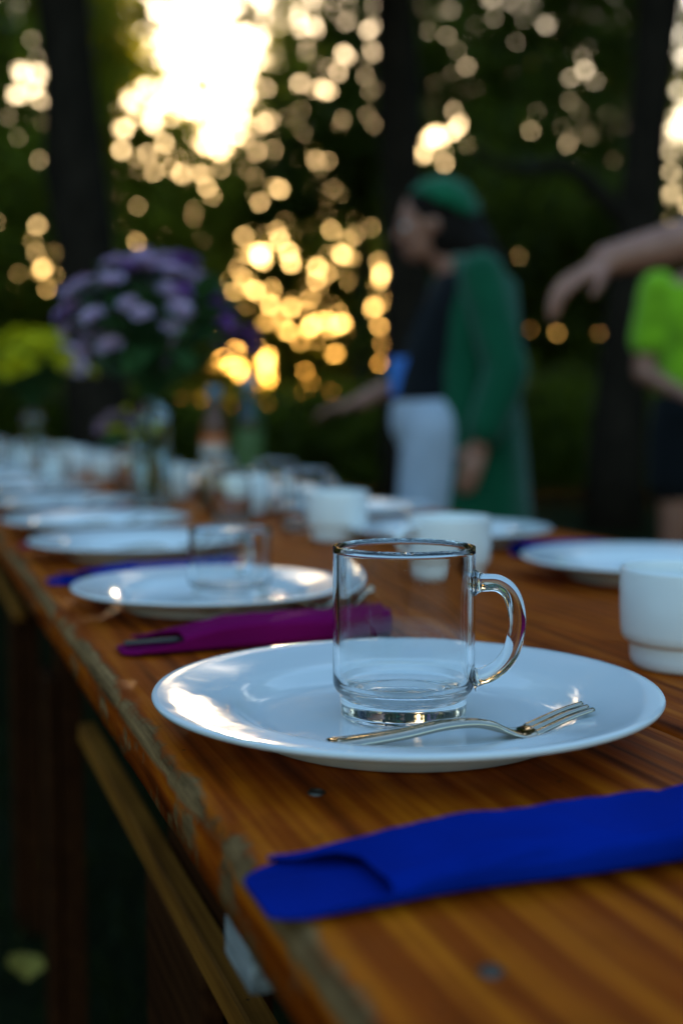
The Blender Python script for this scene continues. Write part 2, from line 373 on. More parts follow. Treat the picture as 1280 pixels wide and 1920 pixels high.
# lawn: blades over the ground the camera can see
n1 = 60000
yy = .3 + 13.7 * rng.random(n1) ** 1.6; xx = (rng.random(n1) - .5) * (2.4 + yy * 1.0); keep = np.ones(n1, bool)
P = np.stack([xx, yy, np.zeros(n1)], 1)[keep]; n1 = len(P); hgt = .03 + .05 * rng.random(n1)
U = unit(np.stack([rng.normal(0, .45, n1), rng.normal(0, .45, n1), np.ones(n1)], 1)) * hgt[:, None] * .5
W = unit(np.cross(U, rng.normal(0, 1, (n1, 3)))) * (.0025 + .0002 * P[:, 1])[:, None]
P[:, 2] = hgt * .45
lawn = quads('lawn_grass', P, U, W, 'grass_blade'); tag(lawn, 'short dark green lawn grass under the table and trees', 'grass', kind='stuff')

# ------------------------------------------------------------------ trees
# openings in the foliage through which the evening sky shows: (az deg, el deg, az spread, el spread, count, radius range in m at 20 m)
def azel(u, v): return math.degrees(math.atan((u - 640) / FPX)), math.degrees(math.atan((HOR - v) / FPX))
GAPS = []
def gaps(u0, v0, u1, v1, n, r0, r1):
    for _ in range(int(n * 2.7)):
        a, e = azel(rnd.uniform(u0, u1), rnd.uniform(v0, v1)); a, e = R(a), R(e)
        d = Vector((math.sin(a) * math.cos(e), math.cos(a) * math.cos(e), math.sin(e)))
        if d.angle(S) < R(1.0): continue
        GAPS.append((*d, (r0 * .35 + (r1 - r0 * .35) * rnd.random() ** 1.9) * .47 / 20.0))
gaps(410, 430, 730, 620, 26, .05, .10); gaps(480, 480, 560, 580, 5, .09, .16); gaps(395, 650, 510, 725, 10, .10, .17); gaps(560, 600, 720, 730, 11, .07, .11)
gaps(480, 180, 710, 430, 18, .035, .075); gaps(230, 180, 400, 350, 20, .06, .12); gaps(230, 350, 400, 470, 5, .05, .09)
gaps(560, 0, 710, 190, 26, .06, .10)
gaps(0, 0, 130, 330, 16, .05, .09); gaps(40, 170, 95, 240, 5, .12, .18); gaps(0, 430, 130, 560, 8, .06, .10)
gaps(785, 0, 1160, 200, 34, .03, .065); gaps(785, 200, 860, 350, 9, .06, .11); gaps(860, 150, 1160, 330, 12, .035, .06); gaps(880, 330, 1160, 700, 8, .04, .07)
gaps(1240, 0, 1330, 430, 26, .10, .16); gaps(-900, 0, -10, 500, 80, .05, .12); gaps(1350, 0, 2300, 500, 80, .05, .12)
gaps(430, 430, 725, 630, 60, .03, .07); gaps(500, 470, 560, 590, 6, .07, .12); gaps(785, 0, 1160, 330, 30, .02, .05); gaps(200, 200, 420, 460, 18, .03, .06); gaps(480, 180, 710, 430, 20, .02, .05)
gaps(-200, -700, 1500, -20, 150, .06, .14)
GA = np.array(GAPS)
def prune(P, size):
    rel = P - np.array([0, 0, CAMZ]); dist = np.linalg.norm(rel, axis=1); un = rel / dist[:, None]
    keep = np.ones(len(P), bool); az = np.arctan2(un[:, 0], un[:, 1]); ga = np.arctan2(GA[:, 0], GA[:, 1])
    for k in range(len(GA)):
        idx = np.nonzero(np.abs(az - ga[k]) < .02)[0]
        if len(idx) == 0: continue
        c = np.linalg.norm(un[idx] - GA[k, :3], axis=1)
        keep[idx[c < GA[k, 3] + size * .22 / dist[idx]]] = False
    q = P - SP; al = q @ SV; off = np.linalg.norm(q - al[:, None] * SV, axis=1); keep &= ~((off < .09 + size * .3) & (al > 0))
    return keep
SP = np.array(st(.44, -.05)); SV = np.array(S)     # leaves are cleared along this ray to let sun onto the near table edge
def crown(name, blobs, mat_, parent, size=.15, od=4.0, prune_it=True):
    """leaves filling clumps; blobs = (x, y, z, rx, ry, rz[, od])."""
    Ps = []
    loc = np.array(parent.location)
    for b in blobs:
        x, y, z, rx, ry, rz = b[:6]; o_ = b[6] if len(b) > 6 else od
        n = int(o_ * math.pi * rx * rz / (size * size * .62 * .5 * .5)); n = max(n, 50)
        # uneven: leaves gathered in small sprays
        k = max(8, n // 22); c = unit(rng.normal(0, 1, (k, 3))) * (rng.random((k, 1)) ** (1 / 2.4)); lump = 1 + .22 * np.sin(c[:, :1] * 5 + x) * np.cos(c[:, 2:3] * 6 + z); c = c * lump
        c = c * np.array([rx, ry, rz]) + np.array([x, y, z])
        p = c[rng.integers(0, k, n)] + rng.normal(0, 1, (n, 3)) * np.array([.20, .20, .13]) * (size / .15)
        Ps.append(p[p[:, 2] > .12])
    P = np.concatenate(Ps)
    if prune_it: P = P[prune(P, size)]
    n = len(P); s = size * (.7 + .6 * rng.random(n)); U = unit(rng.normal(0, 1, (n, 3)) * np.array([1, 1, .7])) * (s * .5)[:, None]
    W = unit(np.cross(U, rng.normal(0, 1, (n, 3)))) * (s * .31)[:, None]
    return quads(name, P - loc, U, W, mat_, parent)
def trunk_path(base, top, wob, n=14, seed=0):
    out = []
    for i in range(n + 1):
        t = i / n; p = Vector(base).lerp(Vector(top), t)
        p += Vector((noise.noise((t * 2.3, seed, 0)), noise.noise((t * 2.3, seed, 9)), 0)) * wob * min(1, t * 3); out.append(p)
    return out
def tree(name, label, x, y, r, h, lean, blobs, leafmat, size, od, limbs=5, group=None, wob=.12, limb_list=()):
    t = thing(name, label, 'tree' if name != 'shrub' else 'shrub', (x, y, 0), 0, group)
    seed = x * 3.1 + y
    path = trunk_path((0, 0, -.05), (lean[0] * h, lean[1] * h, h), wob, 16, seed)
    rad = [r * (1.35 if i == 0 else 1.12 if i == 1 else 1.0 - .62 * (i / 16) ** 1.2) for i in range(17)]
    vf = tube(path, rad, 18); vv = []
    for v in vf[0]:
        k = noise.noise((v[0] * 5, v[1] * 5, v[2] * 1.3)) * .07 * r / .25; vv.append(Vector(v) + Vector((k, k * .6, 0)))
    tr = add('trunk', (vv, vf[1]), 'bark', t)
    for k in range(limbs):
        i = 8 + (k * 8) // max(limbs, 1); p = path[min(i, 15)]; a = k * 2.4 + seed; L = h * .28
        q = [p, p + Vector((math.cos(a), math.sin(a), .55)) * L * .5, p + Vector((math.cos(a) * 1.0, math.sin(a) * 1.0, 1.0)) * L]
        add('limb', tube(smooth_prof(q, 4), [r * .36 * (1 - .1 * j) for j in range(9)], 8), 'bark', t)
    for pts, r0 in limb_list:
        q = smooth_prof([Vector(p_) - Vector((x, y, 0)) for p_ in pts], 5); add('limb', tube(q, [r0 * (1 - .7 * j / (len(q) - 1)) for j in range(len(q))], 9), 'bark', t)
    if blobs: crown('crown', blobs, leafmat, t, size, od)
    return t
def B(u, v, y, rx, rz, ry=1.3, od=None):
    """a clump of foliage seen around photo column u, row v, standing y metres away"""
    q = ((u - 640) / FPX * y, y, CAMZ + (HOR - v) / FPX * y, rx, ry, rz); return q if od is None else q + (od,)

# three big dark trunks behind the table
def X(u, y): return (u - 640) / FPX * y
tree('beech_tree', 'thick dark trunk on the left, behind the lilac bouquet', X(212, 8.8), 8.8, .235, 11.0, (-.095, .0), [B(60, -900, 8.8, 2.4, 1.5, 2.2, 2.2), B(-250, -700, 8.6, 1.6, 1.2, 1.6, 2.0), B(330, -820, 9, 1.5, 1.1, 1.5, 1.6), B(150, -330, 9.2, 1.3, .8, 1.2, 3.0), B(480, -420, 9.4, 1.3, .9, 1.3, 3.0), B(-150, -260, 8.8, 1.2, .9, 1.2, 3.0), B(300, -230, 9.0, 1.2, .55, 1.1, 3.0), B(285, 40, 9.2, .35, .35, .5, .9), B(520, 60, 9.4, .30, .40, .5, 1.1), B(330, 190, 9.3, .30, .22, .4, .8), B(470, 230, 9.4, .25, .2, .4, .9), B(400, -30, 9.2, .5, .14, .4, .8), B(560, -200, 9.3, .9, .5, 1.0, 3.0)], 'leaf_beech', .14, 2.5, 3)
tree('beech_tree', 'dark trunk in the middle, behind the head of the woman in green', X(766, 10.4), 10.4, .205, 12.0, (-.030, .0), [B(760, -760, 10.4, 2.2, 1.6, 2.0, 2.2), B(980, -520, 10.6, 1.5, 1.0, 1.4, 2.4), B(700, -350, 10.4, 1.3, .9, 1.3, 3.0), B(860, -220, 10.6, 1.0, .8, 1.2, 3.0)], 'leaf_beech', .14, 2.5, 3)
tree('beech_tree', 'dark trunk on the right, behind the reaching arm', X(1150, 9.6), 9.6, .20, 11.5, (.065, .0), [B(1280, -700, 9.6, 2.3, 1.5, 2.0, 2.4), B(1600, -450, 9.4, 1.6, 1.4, 1.5, 2.4)], 'leaf_beech', .14, 2.5, 3,
     limb_list=[([(X(1165, 9.6), 9.6, 2.45), (X(1060, 9.4), 9.4, 2.85), (X(960, 9.2), 9.2, 2.80), (X(880, 9.1), 9.1, 2.95)], .085)])
gB = 'trees at the edge of the clearing'
tree('woodland_tree', 'olive leafy tree left of the thick left trunk, far edge of the lawn', -5.6, 20, .16, 9.5, (0, 0), [B(40, 90, 20, 1.7, 2.6, 1.4), B(-120, 300, 20.5, 1.8, 2.4), B(60, 430, 19.5, 1.9, 1.8), B(-60, 620, 19, 1.9, 1.6)], 'leaf_beech', .17, 4.2, 3, gB)
tree('woodland_tree', 'yellow green tree left of the bright sky gap', -3.35, 20.5, .12, 6.2, (0, 0), [B(255, 250, 20.5, .9, 1.0, 1.1, 4.5), B(215, 120, 20.5, .5, 1.3, 1.0, 4.0), B(330, 300, 20.6, .7, .6, 1.0, 4.5), B(300, 420, 20.5, 1.3, 1.15, 1.2, 6.0), B(330, 600, 20, 1.2, 1.2, 1.2, 6.0), B(395, 400, 20.8, .75, .75, 1.0, 5.0), B(180, 330, 20.5, .8, 1.8, 1.0, 4.0), B(180, 60, 21, .6, 1.3, 1.0, 3.2)], 'leaf_olive', .16, 4.2, 2, gB)
tree('woodland_tree', 'dark leafy tree right of the bright sky gap', .35, 21.5, .18, 9.5, (0, 0), [B(610, 320, 21.5, 1.30, 1.15, 1.3, 4.6), B(505, 370, 21.3, .95, .85, 1.1, 4.4), B(700, 240, 21.5, 1.1, 1.5, 1.3, 4.6), B(690, 60, 22, 1.0, 1.6, 1.2, 5.0), B(600, 80, 22, .75, 1.1, 1.0, 4.0), B(570, 210, 21.5, .9, .9, 1.0, 5.0), B(530, 270, 21.4, .6, .6, .9, 4.5)], 'leaf_dark', .17, 4.6, 3, gB)
tree('woodland_tree', 'backlit golden tree low behind the bouquet where the sun stands', -.9, 24, .10, 4.6, (0, 0), [B(470, 500, 24, 1.2, 1.2, 1.2, 4.6), B(600, 540, 24, 1.3, 1.4, 1.2, 4.8), B(690, 600, 24, 1.0, 1.4, 1.2, 5.0), B(440, 610, 24, 1.0, .8, 1.0, 4.8), B(380, 470, 23.5, .9, 1.1, 1.0, 5.0)], 'leaf_olive', .16, 3.2, 2, gB)
tree('woodland_tree', 'dark tree between the middle and the right trunk', 2.6, 20, .17, 9.8, (0, 0), [B(860, 90, 20, 1.5, 2.4, 1.4, 5.0), B(1060, 60, 20.5, 1.7, 2.4, 1.4, 5.0), B(950, 330, 19.5, 1.8, 1.4, 1.4, 5.2), B(1120, 380, 20, 1.5, 1.5, 1.4, 5.2)], 'leaf_dark', .17, 5.0, 3, gB)
tree('woodland_tree', 'green undergrowth tree behind the woman in green', 2.9, 17, .10, 4.4, (0, 0), [B(900, 540, 17, 1.1, 1.2, 1.1, 5.0), B(1040, 580, 17, 1.1, 1.1, 1.1, 5.0), B(1160, 600, 17, 1.1, 1.1, 1.1, 5.0), B(820, 620, 17.4, 1.1, 1.2, 1.1, 5.0)] + [B(rnd.uniform(820, 1200), rnd.uniform(300, 520), 17 + rnd.uniform(-.8, .8), rnd.uniform(.25, .5), rnd.uniform(.2, .4), .5, 3.5) for _ in range(16)], 'leaf_dark', .15, 5.0, 2, gB)
tree('woodland_tree', 'thin leafed bright tree at the right edge of the picture', 6.4, 21, .15, 9.5, (0, 0), [B(1290, 60, 21, .9, 1.6, 1.2, 3.2), B(1420, 200, 21, 1.2, 2.2, 1.3, 3.6), B(1300, 500, 20.5, 1.3, 1.5, 1.3, 4.6), B(1430, 520, 20, 1.3, 1.9, 1.3, 4.6)], 'leaf_beech', .17, 4.0, 3, gB)
for k, (u, y, mt, lab) in enumerate([(-420, 21, 'leaf_beech', 'wide tree just beyond the left edge of the picture'), (-900, 19, 'leaf_dark', 'dark tree far beyond the left edge of the picture'), (1750, 20, 'leaf_dark', 'dark tree beyond the right edge of the picture'), (2250, 18, 'leaf_beech', 'wide tree far beyond the right edge of the picture')]):
    tree('woodland_tree', lab, X(u, y), y, .17, 9.0, (0, 0), [B(u, 60, y, 2.4, 2.6, 1.5), B(u - 60, 420, y, 2.5, 2.4, 1.5), B(u + 50, 620, y, 2.4, 1.6, 1.5)], mt, .19, 4.0, 2, gB)
gF = 'far woodland beyond the clearing'
def far_tree(label, u, y, clumps, mt='leaf_dark', h=6):
    tree('woodland_tree', label, X(u, y), y, .16, h, (0, 0), [B(cu, cv, y + rnd.uniform(-.8, .8), rx, rz, 1.5, o_) for cu, cv, rx, rz, o_ in clumps], mt, .24, 4.0, 2, gF)
far_tree('far dark tree behind the yellow flowers', 60, 31, [(60, 420, 2.4, 2.6, 4), (-40, 640, 2.6, 2.0, 4), (110, 200, 1.7, 2.0, 3.5), (150, 620, 2.0, 1.8, 4)], 'leaf_beech')
far_tree('far olive tree behind the lilac bouquet', 300, 31, [(310, 470, 2.0, 1.7, 5), (330, 640, 2.2, 1.4, 5), (255, 330, 1.1, 1.4, 4), (400, 440, 1.2, 1.1, 4.5), (200, 100, .8, 2.0, 3)], 'leaf_olive')
far_tree('far backlit tree straight below the sun', 520, 33, [(520, 460, 1.9, 1.6, 4.6), (470, 600, 2.0, 1.5, 4.6), (600, 620, 2.2, 1.5, 4.6), (600, 380, 1.7, 1.5, 5.0), (650, 480, 1.7, 1.8, 4.6), (610, 690, 2.2, .9, 4.5), (470, 700, 1.8, .8, 4.0), (360, 690, 1.8, .9, 4.5), (700, 690, 1.8, .9, 4.5)], 'leaf_olive')
far_tree('far dark tree behind the middle trunk', 740, 32, [(740, 300, 2.0, 2.6, 4.4), (720, 560, 2.2, 2.2, 4.2), (760, 90, 1.5, 2.0, 3.6), (640, 260, 1.3, 1.4, 4.0)])
far_tree('far dark tree behind the woman in green', 960, 31, [(920, 160, 2.6, 3.0, 4.4), (960, 480, 2.8, 2.6, 4.6), (900, 660, 2.4, 1.6, 4.4)])
far_tree('far dark tree behind the right trunk', 1140, 32, [(1120, 120, 2.4, 3.0, 4.4), (1160, 480, 2.6, 2.6, 4.6), (1130, 680, 2.4, 1.6, 4.4)])
far_tree('far tree behind the reaching arm at the right edge', 1360, 31, [(1370, 560, 2.4, 2.6, 4.4), (1300, 660, 2.2, 1.6, 4.4), (1420, 200, 1.6, 2.8, 3.6)], 'leaf_beech')
gR = 'trees around the rest of the clearing'
for k in range(13):
    if 125 < 38 + k * 24.0 < 235: continue      # the clearing opens to the sky behind the camera
    a_ = R(38 + k * 24.0); d_ = 11.5 + 2.0 * math.sin(k * 2.3); x_, y_ = math.sin(a_) * d_, math.cos(a_) * d_ + 2.0
    t_ = thing('woodland_tree', f'{ORD[k if k < 4 else k - 4]} tree round the clearing outside the picture, clockwise from the right', 'tree', (x_, y_, 0), 0, gR)
    add('trunk', tube(trunk_path((0, 0, -.05), (.2 * math.sin(k), .2 * math.cos(k * 2), 6.5), .15, 10, k), [.26, .22, .2, .19, .18, .17, .15, .13, .11, .08, .05], 12), 'bark', t_)
    crown('crown', [(x_, y_, 5.4, 2.6, 2.2, 2.5), (x_ * 1.03, y_ * 1.03, 2.4, 2.6, 2.2, 1.9)], 'leaf_dark', t_, .42, 2.6, prune_it=False)
gS = 'low shrubs along the far edge of the lawn'
def shrub(label, u, y, w, h, mt='leaf_shrub', size=.12, od=5.5):
    t = thing('shrub', label, 'shrub', (X(u, y), y, 0), 0, gS); x = X(u, y)
    for k in range(4):
        a = k * 1.6 + u; add('stem', tube([(0, 0, -.03), (math.cos(a) * .1, math.sin(a) * .1, h * .4), (math.cos(a) * .3 * w, math.sin(a) * .25, h * .8)], [.02, .015, .008], 6), 'bark', t)
    crown('foliage', [(x, y, h * .48, w, .6, h * .52), (x + w * .5, y, h * .40, w * .6, .5, h * .42), (x - w * .5, y, h * .42, w * .6, .5, h * .44)], mt, t, size, od, prune_it=False)
shrub('low shrub below the yellow flowers at the left edge', 20, 13, .95, 1.55)
shrub('shrub behind the tall glass vase', 250, 14, .95, 1.35)
shrub('shrub behind the drink bottles, under the golden light', 450, 15, .9, 1.25, 'leaf_beech')
shrub('shrub left of the woman in green', 610, 14.5, .85, 1.32)
shrub('shrub hidden behind the woman in green', 790, 14, .85, 1.25)
shrub('shrub right of the woman in green', 960, 13.5, .9, 1.35)
shrub('shrub below the reaching hand', 1110, 14, .85, 1.40)
shrub('shrub behind the person in the yellow green shirt', 1270, 13.5, .9, 1.5)
shrub('shrub past the right edge beside the yellow green shirt', 1430, 13.5, .9, 1.5)
shrub('shrub past the left edge beside the yellow flowers', -150, 13, .9, 1.5)

# ------------------------------------------------------------------ tables
def plank_mesh(L, w, th, nx, wob=.0012, chip=0.0, seed=0):
    """board lying along x, y from 0 to w, top at z = 0; worn, uneven arris along y = 0."""
    cs = [(0, -th), (0, -th * .55), (0, -.0085), (.0012, -.0045), (.0040, -.0014), (.0085, 0), (.016, 0), (w * .3, 0), (w * .6, 0), (w - .004, 0), (w - .0012, -.0012), (w, -.005), (w, -th)]
    V, F = [], []; k = len(cs)
    for i in range(nx + 1):
        x = -L / 2 + L * i / nx
        a = noise.noise((x * 14, seed, 0)) * .6 + noise.noise((x * 55, seed, 4)) * .4
        c = max(0.0, a) * chip
        for j, (y, z) in enumerate(cs):
            dy = dz = 0
            if 2 <= j <= 5:
                q = (1.0, .9, .7, .45)[j - 2]; dy = c * q * .8 + noise.noise((x * 90, j * 3.3, seed)) * wob * .7; dz = -c * q * .55 + noise.noise((x * 90, j * 3.3, seed + 7)) * wob * .5
            elif j < 2: dy = noise.noise((x * 30, j, seed)) * wob * .8
            elif j in (6, 7, 8): dz = noise.noise((x * 5, y * 20, seed)) * .0005
            V.append((x, y + dy, min(z + dz, .0006)))
    for i in range(nx):
        for j in range(k):
            q = (j + 1) % k; F.append((i * k + j, i * k + q, (i + 1) * k + q, (i + 1) * k + j))
    F.append(tuple(range(k))); F.append(tuple(reversed(range(nx * k, nx * k + k))))
    me = mk((V, F)); bm = bmesh.new(); bm.from_mesh(me); bmesh.ops.recalc_face_normals(bm, faces=bm.faces); bm.to_mesh(me); bm.free(); return me
TW, TH, TL = .775, .030, 2.2
RZ = ANG + math.pi / 2          # local x = along the table (D), local y = -N ... planks use a mirrored frame below
screw_vf = join(lathe([(0, .0010), (.0026, .0011), (.0040, .0003), (.0042, -.001)], 18), box(-.0030, .0030, -.0005, .0005, .0009, .0014))
def table(s0, label, near):
    base = st(s0 + TL / 2, 0, TOP)
    t = thing('picnic_table', label, 'table', (base.x, base.y, 0), 0, 'long row of wooden tables')
    # local frame: x along -D, y along N, z up  (right handed)
    rz = math.atan2(-D.y, -D.x); t.rotation_euler = (0, 0, rz)
    pw = (TW - .004) / 3
    for k in range(3):
        me = plank_mesh(TL, pw, TH, 520 if near else 90, chip=.006 if k == 0 and near else .002, seed=k * 5 + s0)
        p = obj('plank', me, 'varnished_pine_worn' if k == 0 else 'varnished_pine', t); p.location = (0, k * (pw + .002), TOP)
        if near:
            for sx, sy in ((.242, .0517), (.418, .046), (-.86, .05), (-.86, .19)) if k == 0 else ((.242, .06), (.242, .19), (-.86, .06), (-.86, .19)):
                sw = add('screw', screw_vf, 'dull_steel', p); sw.location = (sx, sy, .0002); sw.rotation_euler = (0, 0, .6 + sx)
    for k, lx in enumerate((-.78, .295, .86) if near else (-.78, 0, .78)):
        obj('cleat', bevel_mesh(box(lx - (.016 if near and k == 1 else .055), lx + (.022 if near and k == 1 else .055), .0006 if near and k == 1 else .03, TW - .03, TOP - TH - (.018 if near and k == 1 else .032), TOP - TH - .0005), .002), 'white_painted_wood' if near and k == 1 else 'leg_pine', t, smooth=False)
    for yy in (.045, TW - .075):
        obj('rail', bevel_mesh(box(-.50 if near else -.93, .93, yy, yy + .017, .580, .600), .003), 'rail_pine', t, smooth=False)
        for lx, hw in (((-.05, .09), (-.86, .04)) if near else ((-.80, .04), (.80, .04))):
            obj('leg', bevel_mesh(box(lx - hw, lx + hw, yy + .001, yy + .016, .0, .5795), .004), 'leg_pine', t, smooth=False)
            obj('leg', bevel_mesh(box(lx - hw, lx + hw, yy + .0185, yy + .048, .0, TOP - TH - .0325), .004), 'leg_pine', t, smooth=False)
    return t
table(-.38, 'near wooden table with worn varnished planks carrying the plate with the glass mug', True)
table(1.83, 'second wooden table of the row, under the lilac bouquet', False)
table(4.04, 'third wooden table of the row, under the yellow flowers', False)
table(6.25, 'farthest wooden table of the row at the left edge', False)
# ------------------------------------------------------------------ tableware
plate_prof = [(0, .0062), (.03, .0060), (.070, .0062), (.078, .0068), (.0835, .0090), (.088, .0128), (.092, .0152), (.098, .0168), (.110, .0190), (.122, .0212), (.1285, .0226), (.1312, .0226), (.1320, .0214), (.1314, .0198), (.128, .0184), (.118, .0166), (.104, .0140), (.096, .0118), (.090, .0080), (.085, .0040), (.0825, .0005), (.081, 0), (.077, 0), (.0755, .0012), (.074, .0028), (.04, .0030), (0, .0030)]
plate_me = mk(lathe(plate_prof, 128), 'plate')
def plate(x, y, label):
    o = obj('dinner_plate', plate_me, 'porcelain', None, loc=(x, y, TOP + .0004)); tag(o, label, 'plate', 'white plates along the table'); return o
PL = [(.0337, .614), (-.114, 1.022), (-.234, 1.39), (-.351, 1.69)]
for k in range(5, 20):
    p = st(1.72 + .40 * (k - 4) + .02 * math.sin(k * 2.1), .138 + .012 * math.sin(k * 3.7)); PL.append((p.x, p.y))
for k, (x, y) in enumerate(PL):
    po = plate(x, y, 'white dinner plate in sharp focus holding the glass mug and the fork' if k == 0 else f'{ORD[k]} white dinner plate from the camera along the left table edge')
    if k == 1: po.scale = (.9, .9, .9)
PR = [(.316, 1.208), (.142, 1.545)]
for k in range(2, 12):
    p = st(1.42 + .39 * (k - 1), .575 + .01 * math.sin(k * 2.9)); PR.append((p.x, p.y))
for k, (x, y) in enumerate(PR):
    plate(x, y, f'{ORD[k]} white dinner plate from the camera along the right table edge')

mug_prof = [(0, .0022), (.020, .0022), (.0262, .0014), (.0280, 0), (.0305, 0), (.0322, .0012), (.0328, .0035), (.0331, .0100), (.0337, .0128), (.0358, .0150), (.0368, .0175), (.0371, .0220), (.0371, .050), (.0370, .0865), (.0369, .0885), (.0362, .0897), (.0352, .0899), (.0344, .0890), (.0342, .0870), (.0340, .050), (.0338, .0240), (.0330, .0195), (.0305, .0160), (.0260, .0135), (.0225, .0130), (.0205, .0118), (.0190, .0098), (.0150, .0090), (.008, .0098), (0, .0102)]
mug_me = mk(lathe([(p.x, p.y) for p in smooth_prof([(r, z, 0) for r, z in mug_prof], 3)], 96), 'mug_body')
hp = smooth_prof([(.0366, 0, .0715), (.0420, 0, .0716), (.0490, 0, .0712), (.0548, 0, .0668), (.0580, 0, .0580), (.0584, 0, .0480), (.0560, 0, .0370), (.0508, 0, .0288), (.0440, 0, .0238), (.0395, 0, .0222), (.0366, 0, .0216)], 6)
nh = len(hp)
def hr(i):
    t = min(i, nh - 1 - i) / (nh - 1); fl = math.exp(-(t / .045) ** 1.3); return (.0045 + .0030 * fl, .0048 + .0022 * fl)
handle_me = mk(tube(hp, [hr(i) for i in range(nh)], 20, flat=(0, 0, 1)), 'mug_handle')
def mug(loc, rz, label):
    t = thing('glass_mug', label, 'mug', loc, rz, 'clear glass mugs'); obj('body', mug_me, 'clear_glass', t); obj('handle', handle_me, 'clear_glass', t); return t
PZ = TOP + .0004 + .0063
m0 = mug((.0325, .613, PZ), R(-10), 'clear glass mug with loop handle standing on the sharp front plate')
dup(m0, (-.0990, 1.048, PZ - .0006), R(75), 'low blurred glass cup standing on the second plate').scale = (1.0, 1.0, .66)
p = st(1.64, .43); dup(m0, (p.x, p.y, TOP + .0004), R(40), 'glass mug with orange glints between the white cups')
p = st(2.02, .50); dup(m0, (p.x, p.y, TOP + .0004), R(200), 'glass mug behind the third white cup')
for k in (5, 7, 9):
    x, y = PL[k]; dup(m0, (x + .03, y + .02, PZ), R(30 * k), f'clear glass mug on the {ORD[k]} plate of the left table edge')

def strip(pts, zt=.0):
    """flat bar: (x, y, z, half width, half thickness)"""
    P = [Vector(p[:3]) for p in pts]; return tube(P, [(p[3], p[4]) for p in pts], 12, flat=(0, 1, 0))
def fork(loc, rz, label, tilt=0):
    t = thing('dessert_fork', label, 'fork', loc, rz, 'dessert forks')
    h = smooth_prof([(0, 0, .0026), (.012, 0, .0030), (.035, 0, .0052), (.055, 0, .0082), (.070, 0, .0086), (.080, 0, .0068), (.088, 0, .0038), (.096, 0, .0020), (.103, 0, .0034)], 5); n_ = len(h)
    keys = [(0, .0070, .0022), (.05, .0084, .0025), (.3, .0070, .0024), (.5, .0050, .0023), (.66, .0034, .0024), (.74, .0034, .0018), (.80, .0082, .0014), (.88, .0102, .0012), (1, .0104, .0012)]
    def kv(t_):
        for a, b in zip(keys[:-1], keys[1:]):
            if t_ <= b[0]:
                f = (t_ - a[0]) / (b[0] - a[0]); return (a[1] + (b[1] - a[1]) * f, a[2] + (b[2] - a[2]) * f)
        return keys[-1][1:]
    add('handle', tube(h, [kv(i / (n_ - 1)) for i in range(n_)], 14, flat=(0, 1, 0)), 'steel', t)
    for k in (-1, 0, 1):
        q = smooth_prof([(.1015, k * .0068, .0030), (.110, k * .0068, .0064), (.121, k * .0068, .0104), (.1315, k * .0066, .0132)], 4); nq = len(q)
        add('tine', tube(q, [(.0031 - .0013 * i / (nq - 1), .0013 - .0003 * i / (nq - 1)) for i in range(nq)], 10, flat=(0, 1, 0)), 'steel', t)
    return t
f0 = fork((-.006, .5475, PZ + .0004), math.atan2(.030, .1257), 'small steel dessert fork on the sharp front plate before the mug')
dup(f0, (-.112, .940, PZ + .0004), R(14), 'blurred dessert fork with bright glints on the second plate')
for k in (2, 3, 4):
    x, y = PL[k]; dup(f0, (x - .05, y - .05, PZ + .0004), R(8 + 7 * k), f'dessert fork on the {ORD[k]} plate of the left table edge')
x, y = PR[0]; dup(f0, (x + .03, y - .06, PZ + .0004), R(30), 'dessert fork on the first plate of the right table edge')
x, y = PR[1]; dup(f0, (x - .03, y - .065, PZ + .0004), R(20), 'dessert fork on the second plate of the right table edge')

cup_prof = [(0, .0028), (.026, .0028), (.0275, 0), (.0305, 0), (.0325, .0010), (.0340, .0035), (.0350, .0080), (.0354, .0150), (.0360, .0165), (.0385, .0180), (.0400, .0200), (.0410, .0250), (.0418, .040), (.0420, .0630), (.0416, .0652), (.0406, .0658), (.0396, .0650), (.0392, .0630), (.0388, .040), (.0378, .0260), (.0345, .0190), (.0318, .0140), (.0300, .0075), (.0250, .0058), (0, .0055)]
cup_me = mk(lathe(cup_prof, 72), 'cup_body')
ch = smooth_prof([(.0412, 0, .0560), (.052, 0, .0570), (.062, 0, .0510), (.0640, 0, .0400), (.056, 0, .0300), (.0408, 0, .0260)], 5)
cuph_me = mk(tube(ch, [(.0055, .0026)] * len(ch), 12, flat=(0, 1, 0)), 'cup_handle')
def cup(x, y, rz, label):
    t = thing('coffee_cup', label, 'cup', (x, y, TOP + .0004), rz, 'white stacking coffee cups'); obj('body', cup_me, 'cup_porcelain', t); obj('handle', cuph_me, 'cup_porcelain', t); return t
cup(.2245, .768, R(20), 'white stepped coffee cup cut by the right picture edge')
cup(.106, 1.17, R(215), 'white coffee cup right behind the sharp glass mug')
cup(-.006, 1.58, R(60), 'white coffee cup between the glass mugs, left of the sharp mug')
cup(-.162, 2.02, R(80), 'white coffee cup at the foot of the drink bottles')
for k in range(8):
    p = st(2.42 + .42 * k, .40 + .03 * math.sin(k * 1.7)); cup(p.x, p.y, R(40 * k), f'{ORD[k]} small white coffee cup down the middle of the far tables')
for k in range(5):
    p = st(2.9 + .8 * k, .22 + .02 * math.sin(k)); cup(p.x, p.y, R(70 * k), f'{ORD[k]} white coffee cup behind the far left plates')

